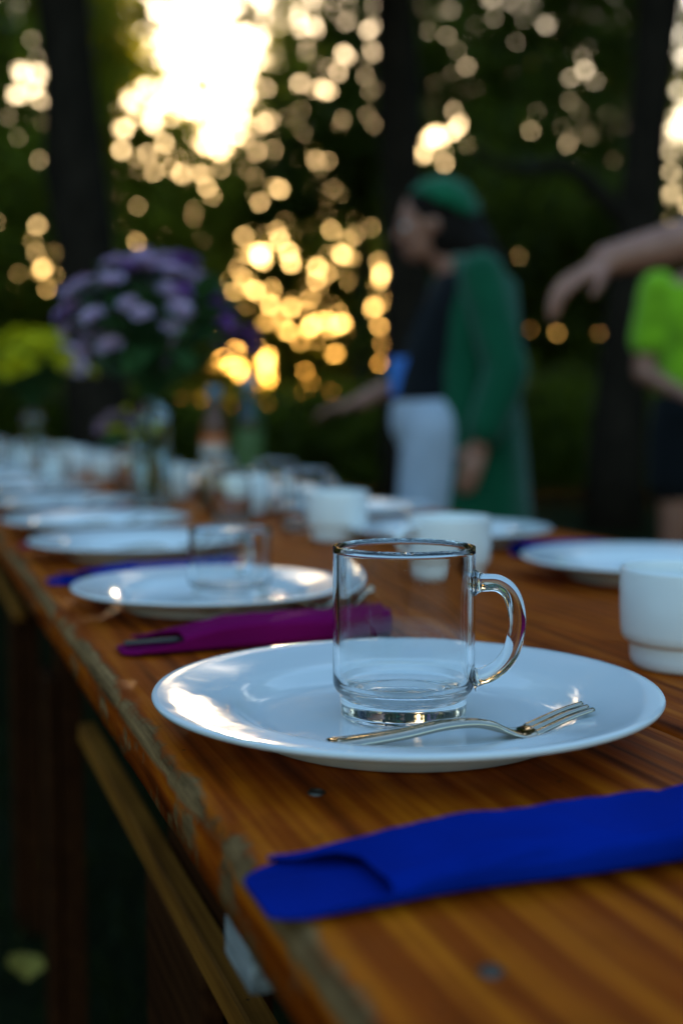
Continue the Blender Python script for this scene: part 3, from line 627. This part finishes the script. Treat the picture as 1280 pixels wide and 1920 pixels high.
# napkins: a folded roll, one corner left as a point, its upper layer opening to a dark slot
def sstep(a, b, x): q = min(1, max(0, (x - a) / (b - a))); return q * q * (3 - 2 * q)
def napkin_mesh(Ln, w, h, seed):
    """hollow folded roll along x; the near upper layer is turned back so the end opens into a slot over a blunt lower flap."""
    V, F = [], []; nx = 60; prof = []
    for k in range(73):
        t = k / 72; a = -math.pi * .62 + t * 2 * math.pi * 1.10; sh = 1 - .05 * t; c, s_ = math.cos(a), math.sin(a)
        prof.append((w / 2 * sh * math.copysign(abs(c) ** .45, c), h / 2 + h / 2 * (1 - .10 * t) * math.copysign(abs(s_) ** .62, s_), a, t))
    for i in range(nx + 1):
        q = (i / nx) ** 1.25
        for (y, z, a, t) in prof:
            s_, c = math.sin(a), math.cos(a); up = sstep(-.1, .55, s_)
            x0 = up * (.048 - .030 * sstep(.0, .8, c)) + (1 - up) * (.006 + .018 * sstep(.1, .95, c) + .012 * sstep(.35, 1, -c))
            x = x0 + (Ln - x0) * q; lift = .42 + .58 * sstep(.02, .095, x)
            cr = abs(noise.noise((x * 30, a * 1.6, seed))) * .0030 + noise.noise((x * 75, a * 3, seed + 2)) * .0011 + noise.noise((x * 9, a * .6, seed + 4)) * .0016
            zz = z * lift - cr * (z / h) * (1.0 if s_ > -.3 else .2)
            yy = y * (1 + .12 * (1 - sstep(0, .07, x))) + noise.noise((x * 14, a * .8, seed + 5)) * .0022 + .0022 * math.sin(x * 24 + seed)
            V.append((x, yy, max(zz, .0009 + .0003 * t)))
    k = len(prof)
    for i in range(nx):
        for j in range(k - 1): F.append((i * k + j, i * k + j + 1, (i + 1) * k + j + 1, (i + 1) * k + j))
    return mk((V, F))
def napkin(s, t, matn, label, Ln=.20, seed=0, flip=False, w=.050, h=.0160, yaw=0, knife=False):
    p = st(s, t, TOP + .0006); me = napkin_mesh(Ln, w, h, seed)
    r = thing('rolled_napkin', label, 'napkin', p, ANG + (math.pi if flip else 0) + yaw, 'rolled cloth napkins with cutlery')
    sheet = solid(obj('cloth', me, matn, r), .0015, -1)
    if knife:
        q = smooth_prof([(.010, 0, .0062), (.013, 0, .0064), (.03, 0, .0066), (.08, 0, .0070), (.12, 0, .0070)], 3)
        add('knife_handle', tube(q, [(.0034, .0018) if i > 1 else (.0026, .0014) for i in range(len(q))], 14, flat=(0, 1, 0)), 'dull_steel', r)
    return r
napkin(.373, -.012, 'napkin_blue', 'royal blue rolled napkin in the foreground below the sharp plate', seed=1)
napkin(.815, .016, 'napkin_plum', 'plum napkin with a steel handle end showing, behind the sharp plate', seed=2, h=.021, w=.042, knife=True)
napkin(1.19, .008, 'napkin_blue', 'blue rolled napkin between the second and third plates on the left', seed=3)
cols = ['napkin_plum', 'napkin_blue']; cn = ['plum', 'blue']
for k in range(9):
    napkin(1.545 + .4 * k + (.0 if k else .0), .012 + .01 * math.sin(k), cols[k % 2], f'{cn[k % 2]} rolled napkin between the {ORD[k + 2]} and {ORD[k + 3]} plates on the left', seed=4 + k)
napkin(1.225, .755, 'napkin_blue', 'blue rolled napkin between the first and second plates on the right', seed=21, flip=True)
napkin(1.61, .755, 'napkin_plum', 'plum rolled napkin between the second and third plates on the right', seed=22, flip=True)
for k in range(4):
    napkin(2.0 + .39 * k, .755, cols[(k + 1) % 2], f'{cn[(k + 1) % 2]} rolled napkin between the {ORD[k + 2]} and {ORD[k + 3]} plates on the right', seed=30 + k, flip=True)

# crumbs on the planks
for k, (s, t, sz, lab) in enumerate([(.742, .050, .0028, 'small dark crumb on the table left of the plum napkin shadow'), (.395, .262, .0030, 'curled dark plant scrap on the table right of the sharp plate')]):
    p = st(s, t, TOP + .0012); v, f = ell((0, 0, 0), (sz, sz * .7, sz * .5), seg=10); v = [Vector(q) * (1 + .3 * noise.noise(Vector(q) * 900)) for q in v]
    tag(add('crumb', (v, f), 'crumb', None, loc=p), lab, 'crumb')

# ------------------------------------------------------------------ flowers
def blossom_mesh(r, rings, seed, up=.5):
    V, F = [], []; rr = random.Random(seed)
    for k, (n_, L, tilt) in enumerate(rings):
        for i in range(n_):
            a = 2 * math.pi * (i + .5 * k) / n_ + rr.uniform(-.08, .08); l = r * L * rr.uniform(.9, 1.08); ti = tilt + rr.uniform(-.12, .12); w = r * .16
            ca, sa = math.cos(a), math.sin(a); ct_, st__ = math.cos(ti), math.sin(ti)
            b = len(V)
            for (d_, ww, zz) in ((.04, .4, 0), (.55, 1.0, .02), (.85, .85, .10), (1.0, .25, .2)):
                x = l * d_ * ct_; z = l * d_ * st__ + zz * r * .6 * (1 - ti); 
                for sgn in (-1, 1): V.append((x * ca - sgn * w * ww * sa, x * sa + sgn * w * ww * ca, z))
            for q in range(3): F.append((b + 2 * q, b + 2 * q + 1, b + 2 * q + 3, b + 2 * q + 2))
    return mk((V, F), 'blossom')
mum = [blossom_mesh(.026, [(15, 1, .05), (13, .85, .45), (10, .62, .85), (6, .4, 1.2)], s) for s in range(3)]
leaf_me = None
def leafcard(L, w):
    V = [(0, 0, 0), (L * .3, w, .10 * L), (L * .35, 0, .02 * L), (L * .3, -w, .10 * L), (L * .7, w * .8, .05 * L), (L * .72, 0, 0), (L * .7, -w * .8, .05 * L), (L, 0, -.08 * L)]
    return V, [(0, 1, 2), (0, 2, 3), (1, 4, 5, 2), (3, 2, 5, 6), (4, 7, 5), (6, 5, 7)]
leaf_me = mk(leafcard(.055, .016), 'leaf')
def bouquet(name, label, base, neck_z, pts, leaves_n, leaf_r, seed):
    """pts: (x, y, z, radius factor, petal material) relative to base"""
    t = thing(name, label, 'flowers', base); rr = random.Random(seed)
    cache = {}
    for (x, y, z, sc_, pm) in pts:
        nk = Vector((x * .06, y * .06, neck_z)); mid = Vector((x * .45, y * .45, neck_z + (z - neck_z) * .62)); e = Vector((x, y, z))
        q = smooth_prof([Vector((-x * .05, -y * .05, .02)), nk, mid, e], 4); add('stem', tube(q, .0016, 5), 'stem_green', t)
        key = (rr.randrange(3), pm)
        if key not in cache:
            me = mum[key[0]].copy(); me.materials.append(M[pm]); cache[key] = me
        o = obj('blossom', cache[key], None, t, smooth=True); o.location = e; o.scale = (sc_,) * 3
        dr = (e - Vector((0, 0, z - .22))).normalized(); o.rotation_euler = dr.to_track_quat('Z', 'Y').to_euler()
    for k in range(leaves_n):
        a = rr.uniform(0, 6.28); rad = leaf_r * rr.random() ** .6; z = neck_z + .03 + (rr.random() ** .8) * (max(p[2] for p in pts) - neck_z - .08)
        fr = min(1, (z - neck_z) / .15 + .15); o = obj('leaf', leaf_me, 'stem_green', t); o.location = (rad * fr * math.cos(a), rad * fr * math.sin(a), z)
        o.rotation_euler = (rr.uniform(-.8, .8), rr.uniform(-1.0, .5), a + rr.uniform(-.6, .6)); s = rr.uniform(.8, 1.7); o.scale = (s, s, s)
    return t
vase_prof = [(0, 0), (.034, 0), (.038, .003), (.0385, .010), (.036, .05), (.0335, .10), (.034, .15), (.040, .195), (.0405, .1965), (.0385, .1965), (.032, .15), (.0312, .10), (.0335, .05), (.0350, .014), (.030, .009), (0, .008)]
def vase(p, label, sc_=1.0):
    t = thing('glass_vase', label, 'vase', p, 0, 'glass flower vases'); b = add('body', lathe([(r * sc_, z * sc_) for r, z in vase_prof], 48), 'vase_glass', t)
    add('water', lathe([(0, .0095 * sc_), (.0290 * sc_, .0105 * sc_), (.0336 * sc_, .016 * sc_), (.0325 * sc_, .05 * sc_), (.0306 * sc_, .10 * sc_), (.0306 * sc_, .105 * sc_), (0, .105 * sc_)], 32), 'water', t); return t
vp = st(2.175, .309, TOP + .0005)
vase(vp, 'tall clear glass vase holding the big lilac bouquet')
rr = random.Random(3); pts = []
for k in range(96):
    a = rr.uniform(0, 6.283); q = rr.random() ** .55
    x = .185 * q * math.cos(a) + .012; y = .15 * q * math.sin(a); z = .465 - .13 * q ** 2.2 - rr.random() * .03 - (.02 if x > .10 else 0) + x * -.10
    if q > .75 and rr.random() < .45 and x < .04: z -= rr.uniform(.03, .10)
    pts.append((x, y, z, rr.uniform(.75, 1.1), 'petal_lilac' if rr.random() < .8 and x < .10 else 'petal_purple'))
bouquet('chrysanthemum_bouquet', 'big bouquet of lilac and purple chrysanthemums in the tall glass vase', vp, .19, pts, 90, .13, 5)
vp2 = st(4.30, .30, TOP + .0005); vase(vp2, 'glass vase holding the yellow flowers at the left edge', 1.0)
pts = []
for k in range(95):
    a = rr.uniform(0, 6.283); q = rr.random() ** .5; x = .20 * q * math.cos(a); y = .16 * q * math.sin(a); z = .47 - .12 * q ** 2 - rr.random() * .05
    pts.append((x, y, z, rr.uniform(1.2, 1.8), 'petal_lilac' if x > .14 else 'petal_yellow'))
pts += [(.235, -.02, .42, 1.5, 'petal_lilac'), (.26, .0, .40, 1.6, 'petal_lilac'), (.22, .03, .36, 1.4, 'petal_pink'), (.20, .0, .33, 1.5, 'petal_yellow')]
bouquet('chrysanthemum_bouquet', 'bouquet of yellow chrysanthemums with lilac ones at the left edge', vp2, .19, pts, 30, .12, 6)
jar_prof = [(0, 0), (.030, 0), (.033, .003), (.0335, .06), (.030, .072), (.030, .082), (.0275, .082), (.0275, .072), (.031, .060), (.0305, .006), (0, .005)]
def jar(p, label, sc_=1.0, fill=None):
    t = thing('glass_jar', label, 'jar', p, 0, 'small glass jars'); add('body', lathe([(r * sc_, z * sc_) for r, z in jar_prof], 40), 'clear_glass', t)
    if fill: add('filling', lathe([(0, .006 * sc_), (.0298 * sc_, .007 * sc_), (.0300 * sc_, .050 * sc_), (0, .051 * sc_)], 32), fill, t)
    return t
jp = st(2.55, .34, TOP + .0005); jar(jp, 'small glass jar with yellow and purple flowers left of the tall vase', 1.15)
pts = [(-.03, -.01, .135, 1.0, 'petal_yellow'), (.02, -.02, .14, 1.1, 'petal_purple'), (.05, 0, .135, .9, 'petal_yellow'), (0, .03, .15, 1.0, 'petal_purple'), (-.06, .01, .15, 1.0, 'petal_pink'), (.01, -.03, .12, .9, 'petal_yellow'), (-.045, .03, .165, 1.0, 'petal_pink'), (.045, .03, .15, .9, 'petal_yellow')]
bouquet('flower_posy', 'small posy of yellow and purple flowers in a glass jar', jp, .085, pts, 8, .04, 8)
jp = st(3.05, .42, TOP + .0005); jar(jp, 'small glass jar with pink flowers farther down the table', 1.15)
pts = [(-.05, -.01, .15, 1.2, 'petal_pink'), (.03, -.02, .16, 1.2, 'petal_lilac'), (.06, 0, .14, 1.1, 'petal_pink'), (0, .03, .18, 1.1, 'petal_yellow'), (-.07, .02, .13, 1.1, 'petal_lilac'), (.01, -.03, .13, 1.0, 'petal_pink')]
bouquet('flower_posy', 'small posy of pink and lilac flowers in a glass jar', jp, .085, pts, 8, .04, 9)
p = st(2.12, .42, TOP + .0005); jar(p, 'glass jar wrapped in brown twine right of the tall vase', 1.15, 'twine')
p = st(1.80, .36, TOP + .0005); jar(p, 'short glass jar left of the third white cup', 1.0)

def bottle(p, label, gm, lm, cm, h=.24, r=.034):
    t = thing('drink_bottle', label, 'bottle', p, 0, 'drink bottles'); q = h / .24
    pr = [(0, .002), (r * .8, 0), (r, .004), (r, .130 * q), (r * .95, .150 * q), (r * .55, .182 * q), (r * .42, .200 * q), (r * .42, .222 * q), (0, .2225 * q)]
    add('body', lathe(pr, 40), gm, t); add('label', lathe([(r + .0006, .030 * q), (r + .0008, .031 * q), (r + .0008, .118 * q), (r + .0006, .119 * q)], 40), lm, t)
    add('cap', lathe([(0, .243 * q), (r * .46, .243 * q), (r * .50, .240 * q), (r * .50, .2135 * q), (r * .43, .213 * q)], 24), cm, t); return t
p = Vector((-.325, 3.05, TOP + .0005)); bottle(p, 'drink bottle with orange label and blue cap, left of the pair', 'juice', 'juice_label', 'cap_blue')
p = Vector((-.235, 3.02, TOP + .0005)); bottle(p, 'green drink bottle with pale cap, right of the pair', 'green_glass', 'green_label', 'cap_grey', .27, .038)

# ------------------------------------------------------------------ people
def hand_vfs(w, d, nrm, thumb, L=.175, curl=.5, spread=.12, fat=1.0):
    """w wrist, d pointing direction, nrm palm side, thumb = side vector sign; returns prims of palm, four fingers, thumb"""
    w, d, nrm = Vector(w), Vector(d).normalized(), Vector(nrm); nrm = (nrm - d * d.dot(nrm)).normalized(); sd = d.cross(nrm) * thumb; out = []
    k = L / .175
    pc = w + d * .045 * k
    for o_ in (-.024, -.008, .008, .024): out.append(cap(w + d * .012 * k + sd * o_ * .7 * k, .0145 * k, w + d * .082 * k + sd * o_ * k, .0120 * k))
    for o_, l, c in ((.026, .070, .9), (.009, .080, 1.0), (-.009, .074, 1.1), (-.026, .058, 1.2)):
        p = w + d * .084 * k + sd * o_ * k; q = d
        dirv = (d + sd * o_ * spread * 20 * .1).normalized(); a = 0
        for sgl, rr_ in ((.46, .0095), (.31, .0088), (.23, .0078)):
            a += curl * c * .55; v = (dirv * math.cos(a) + nrm * math.sin(a)).normalized(); p2 = p + v * l * sgl * k; out.append(cap(p, rr_ * k * fat, p2, rr_ * .92 * k * fat, 10)); p = p2
    p = w + d * .020 * k + sd * .026 * k + nrm * .006; v1 = (d * .65 + sd * .75 + nrm * .25).normalized(); p1 = p + v1 * .038 * k; v2 = (d * .9 + sd * .25 + nrm * .4).normalized(); p2 = p1 + v2 * .030 * k
    out += [cap(p, .013 * k, p1, .0105 * k), cap(p1, .0105 * k, p2, .0085 * k)]
    return out
def turned(vfs, rz):
    m_ = Euler((0, 0, rz)).to_matrix().to_4x4(); return [xf(v, m_) for v in vfs]
def head_vfs(c, tilt=0):
    """head centred on c, facing -X, tilt leans the face down"""
    m_ = Matrix.Translation(c) @ Euler((0, -tilt, 0)).to_matrix().to_4x4()
    L = [ell((.006, 0, .018), (.094, .074, .098)), ell((-.038, 0, -.050), (.054, .052, .062)), cap((-.055, 0, -.085), .026, (-.070, 0, -.085), .020),
         cap((-.088, 0, .012), .009, (-.109, 0, -.020), .0125), ell((-.080, 0, .026), (.018, .052, .012)), ell((-.086, 0, -.056), (.012, .022, .006)), ell((-.084, 0, -.067), (.012, .020, .006)),
         ell((.012, .075, -.008), (.018, .008, .030)), ell((.012, -.075, -.008), (.018, .008, .030)), ell((-.060, .036, -.022), (.026, .022, .024)), ell((-.060, -.036, -.022), (.026, .022, .024))]
    return [xf(v, m_) for v in L]
def face_bits(c, tilt, parent, rz=0):
    m_ = Euler((0, 0, rz)).to_matrix().to_4x4() @ Matrix.Translation(c) @ Euler((0, -tilt, 0)).to_matrix().to_4x4()
    for y in (-.031, .031): add('eye', xf(ell((-.078, y, .006), (.010, .014, .009), seg=12), m_), 'eye_white', parent)
    add('lips', xf(join(ell((-.0975, 0, -.0565), (.004, .020, .0045), seg=12), ell((-.0955, 0, -.066), (.004, .018, .005), seg=12)), m_), 'lips', parent)

# woman in the green coat, side view, leaning towards the table
w = thing('person', 'woman in green coat, black top and white trousers leaning towards the table', 'person', (.36, 3.79, 0))
hc = (-.085, 0, 1.520)
torso = [(-.03, 0, .80, .12, .15), (-.05, 0, .88, .142, .175), (-.055, 0, .97, .132, .155), (-.045, 0, 1.06, .125, .140), (-.02, 0, 1.16, .125, .150), (.02, 0, 1.27, .120, .168), (.035, 0, 1.34, .098, .165), (.02, 0, 1.385, .065, .09)]
armN = [((.070, -.185, 1.335), .054), ((.125, -.245, 1.05), .044), ((.120, -.250, 1.03), .043), ((.050, -.270, .835), .028)]
armF = [((.0, .185, 1.33), .054), ((-.07, .235, 1.09), .044), ((-.085, .235, 1.075), .042), ((-.305, .20, .965), .028)]
legs = [[((-.01, s * .088, .85), .088), ((-.025, s * .095, .47), .057), ((0, s * .095, .09), .040)] for s in (-1, 1)]
feet = [cap((.03, s * .095, .045), .036, (-.14, s * .10, .030), .028) for s in (-1, 1)]
body = head_vfs(hc, .18) + [cap((-.045, 0, 1.45), .052, (.01, 0, 1.35), .060), loft(torso), chain(armN), chain(armF)] + [chain(l) for l in legs] + feet
body += hand_vfs(armN[-1][0], (-.35, -.05, -1), (.3, 1, 0), -1, .17, .35) + hand_vfs(armF[-1][0], (-1, -.1, -.25), (0, -.3, -1), 1, .17, .30)
blob('body', body, 'skin', w, .0075, 4)
face_bits(hc, .18, w)
def grow(r, d): return [(a, b, z, rx + d, ry + d) for a, b, z, rx, ry in r]
blob('top', [loft(grow(torso[2:], .010)[:-1] + [(.03, 0, 1.365, .09, .14)])], 'top_black', w, .012, 3)
blob('trousers', [loft(grow(torso[:3], .014))] + [chain([((-.055, s * .085, .88), .120), ((-.06 + .035 * s, s * .10, .47), .105), ((-.02 + .06 * s, s * .10, .12), .100)]) for s in (-1, 1)], 'trouser_white', w, .013, 5)
# open coat: front left open between the two edges
cr = [(.055, 0, .50, .185, .235), (.06, 0, .62, .175, .225), (.055, 0, .76, .165, .215), (.05, 0, .88, .160, .208), (.045, 0, 1.00, .145, .190), (.045, 0, 1.12, .140, .185), (.055, 0, 1.24, .142, .190), (.060, 0, 1.33, .128, .182), (.045, 0, 1.385, .085, .125), (.02, 0, 1.415, .062, .078)]
V_, F_ = loft(cr, 48, -R(128), R(128)); V_ = [v + Vector((0, 0, 0)) + Vector((math.copysign(.008, v.x) * math.sin(v.y * 60 + v.z * 6), .008 * math.sin(v.x * 55 + v.z * 4), 0)) * (1 if v.z < 1.2 else .3) for v in V_]
solid(add('coat', (V_, F_), 'coat_green', w), .007)
blob('sleeve', [chain([((.060, -.180, 1.345), .072), ((.128, -.245, 1.06), .068), ((.118, -.252, 1.02), .068), ((.068, -.266, .885), .060)])], 'coat_green', w, .012, 5)
blob('sleeve', [chain([((.0, .180, 1.34), .070), ((-.07, .235, 1.09), .064), ((-.16, .225, 1.04), .060)])], 'coat_green', w, .012, 5)
blob('hair', [ell((-.062, 0, 1.565), (.104, .088, .092), (0, -.2, 0)), ell((-.02, 0, 1.50), (.085, .088, .110)), cap((.0, 0, 1.52), .085, (.085, -.02, 1.40), .070), cap((.06, -.03, 1.44), .070, (.12, -.03, 1.33), .045)], 'hair', w, .010, 4)
# kerchief over the crown of the head, its rear edge falling on the hair
kv, kf = lathe([(math.sin(R(a_)), math.cos(R(a_))) for a_ in (84, 72, 60, 48, 36, 24, 12, 0)], 40)
kv = [Vector((v[0] * .116, v[1] * .101, v[2] * .108)) for v in kv]; kv = [v + Vector((0, 0, .004 * math.sin(v.x * 90 + v.y * 60))) for v in kv]
solid(add('headscarf', xf((kv, kf), Matrix.Translation((-.045, 0, 1.556)) @ Euler((0, R(24), 0)).to_matrix().to_4x4()), 'scarf_green', w), .004, 1)
lan = smooth_prof([(.0, -.075, 1.39), (-.11, -.070, 1.26), (-.165, -.045, 1.10)], 6); ob = add('lanyard', tube(lan, [(.006, .0012)] * len(lan), 8, flat=(0, 0, 1)), 'top_black', w)
lan = smooth_prof([(.0, .075, 1.39), (-.11, .060, 1.26), (-.165, -.035, 1.10)], 6); add('lanyard', tube(lan, [(.006, .0012)] * len(lan), 8, flat=(0, 0, 1)), 'top_black', w)
bd = obj('badge', bevel_mesh(box(-.036, .036, -.003, .003, -.058, .058), .002), 'badge_blue', w, smooth=False); bd.location = (-.175, -.062, 1.045); bd.rotation_euler = (0, 0, R(-35))
for s in (-1, 1): blob('shoe', [cap((.035, s * .095, .045), .046, (-.15, s * .10, .038), .038)], 'shoe', w, .010, 3)

# man standing beyond the right edge, arm stretched into the picture
p2 = thing('person', 'person beyond the right edge whose bare arm and hanging hand reach into view', 'person', (1.195, 2.50, 0))
torso2 = [(0, 0, .86, .11, .16), (0, 0, .94, .125, .175), (0, 0, 1.05, .115, .160), (.0, 0, 1.18, .125, .175), (0, 0, 1.32, .130, .195), (0, 0, 1.42, .105, .185), (0, 0, 1.47, .07, .10)]
aN = [((-.08, -.13, 1.40), .060), ((-.22, -.10, 1.365), .052), ((-.42, -.04, 1.290), .046), ((-.50, -.03, 1.272), .047), ((-.65, -.02, 1.236), .035)]
aF = [((.02, .20, 1.40), .060), ((.06, .27, 1.12), .046), ((-.02, .29, .87), .030)]
hc2 = (-.03, 0, 1.635)
b2 = head_vfs(hc2) + [cap((0, 0, 1.55), .056, (.01, 0, 1.44), .066), loft(torso2), chain(aN), chain(aF)]
b2 += [chain([((0, s * .09, .90), .095), ((0, s * .10, .50), .062), ((.02, s * .10, .09), .042)]) for s in (-1, 1)] + [cap((.05, s * .10, .045), .038, (-.15, s * .11, .030), .030) for s in (-1, 1)]
b2 += hand_vfs(aN[-1][0], (-.86, -.10, -.50), (.45, .25, -.85), 1, .19, .62, fat=1.25) + hand_vfs(aF[-1][0], (-.1, 0, -1), (-.2, -1, 0), 1, .18, .35)
blob('body', b2, 'skin', p2, .0075, 4); face_bits(hc2, 0, p2)
blob('shirt', [loft(grow(torso2[:-1], .016)), chain([((-.06, -.13, 1.40), .078), ((-.22, -.10, 1.370), .070)]), chain([((.02, .19, 1.40), .078), ((.04, .24, 1.22), .070)])], 'shirt_navy', p2, .012, 5)
blob('trousers', [loft(grow(torso2[:2], .018))] + [chain([((0, s * .09, .90), .112), ((0, s * .10, .50), .082), ((.02, s * .10, .10), .066)]) for s in (-1, 1)], 'jeans', p2, .013, 5)
blob('hair', [ell((-.012, 0, 1.675), (.104, .086, .082), (0, -.25, 0)), ell((.03, 0, 1.63), (.075, .082, .085))], 'hair_brown', p2, .010, 4)
for s in (-1, 1): blob('shoe', [cap((.05, s * .10, .048), .048, (-.16, s * .11, .040), .040)], 'shoe', p2, .010, 3)

# person in the yellow green shirt at the right edge, facing the camera, forearms folded in front
p3 = thing('person', 'person in yellow green shirt and black shorts at the right edge', 'person', (1.50, 4.95, 0))
FZ = R(90)   # built facing -X, turned to face -Y
t3 = [(0, 0, .84, .11, .16), (0, 0, .94, .13, .180), (0, 0, 1.05, .122, .168), (0, 0, 1.20, .130, .180), (0, 0, 1.36, .130, .200), (0, 0, 1.46, .105, .190), (0, 0, 1.51, .07, .10)]
a3 = [[((0, s * .205, 1.445), .058), ((.01, s * .245, 1.12), .045), ((0, s * .245, 1.10), .044), ((-.14, s * .06, .985), .030)] for s in (-1, 1)]
hc3 = (-.03, 0, 1.675)
b3 = head_vfs(hc3) + [cap((0, 0, 1.59), .056, (.01, 0, 1.48), .066), loft(t3)] + [chain(a) for a in a3]
b3 += [chain([((0, s * .095, .90), .098), ((0, s * .105, .50), .064), ((.02, s * .105, .09), .043)]) for s in (-1, 1)] + [cap((.05, s * .105, .045), .038, (-.15, s * .12, .030), .030) for s in (-1, 1)]
for s in (-1, 1): b3 += hand_vfs(a3[0 if s < 0 else 1][-1][0], (-.35, -s * .8, -.35), (1, 0, 0), s, .175, .5)
blob('body', turned(b3, FZ), 'skin', p3, .0085, 4); face_bits(hc3, 0, p3, FZ)
blob('shirt', turned([loft(grow(t3[1:-1], .018))] + [chain([((0, s * .195, 1.445), .080), ((.006, s * .235, 1.235), .074)]) for s in (-1, 1)], FZ), 'shirt_neon', p3, .012, 5)
blob('shorts', turned([loft(grow(t3[:2], .030) + [(0, 0, 1.02, .145, .19)])] + [chain([((0, s * .095, .88), .125), ((0, s * .11, .66), .112)]) for s in (-1, 1)], FZ), 'shorts_black', p3, .013, 5)
blob('hair', turned([ell((-.012, 0, 1.715), (.104, .086, .082), (0, -.25, 0)), ell((.03, 0, 1.67), (.075, .082, .085))], FZ), 'hair_brown', p3, .010, 4)
blob('pouch', turned([ell((-.02, -.285, .855), (.035, .045, .075))], FZ), 'trouser_white', p3, .010, 3)
for s in (-1, 1): blob('shoe', turned([cap((.05, s * .105, .048), .048, (-.16, s * .12, .040), .040)], FZ), 'shoe', p3, .010, 3)

# ------------------------------------------------------------------ fallen leaves on the lawn, white wood end under the table
for k, (x, y, lab) in enumerate([(-.62, 2.2, 'yellow fallen leaf on the dark grass nearest the left picture edge'), (-.48, 1.75, 'pale fallen leaf on the dark grass below the yellow one'), (-.72, 3.1, 'farthest yellow fallen leaf on the grass at the left edge'), (-.42, 1.52, 'small fallen leaf on the grass near the bottom left corner')]):
    o = add('fallen_leaf', xf(leafcard(.09, .030), Euler((.2, -.15, k * 1.9)).to_matrix().to_4x4()), 'dry_leaf', None, smooth=False, loc=(x, y, .055)); tag(o, lab, 'leaf', 'fallen leaves on the lawn')
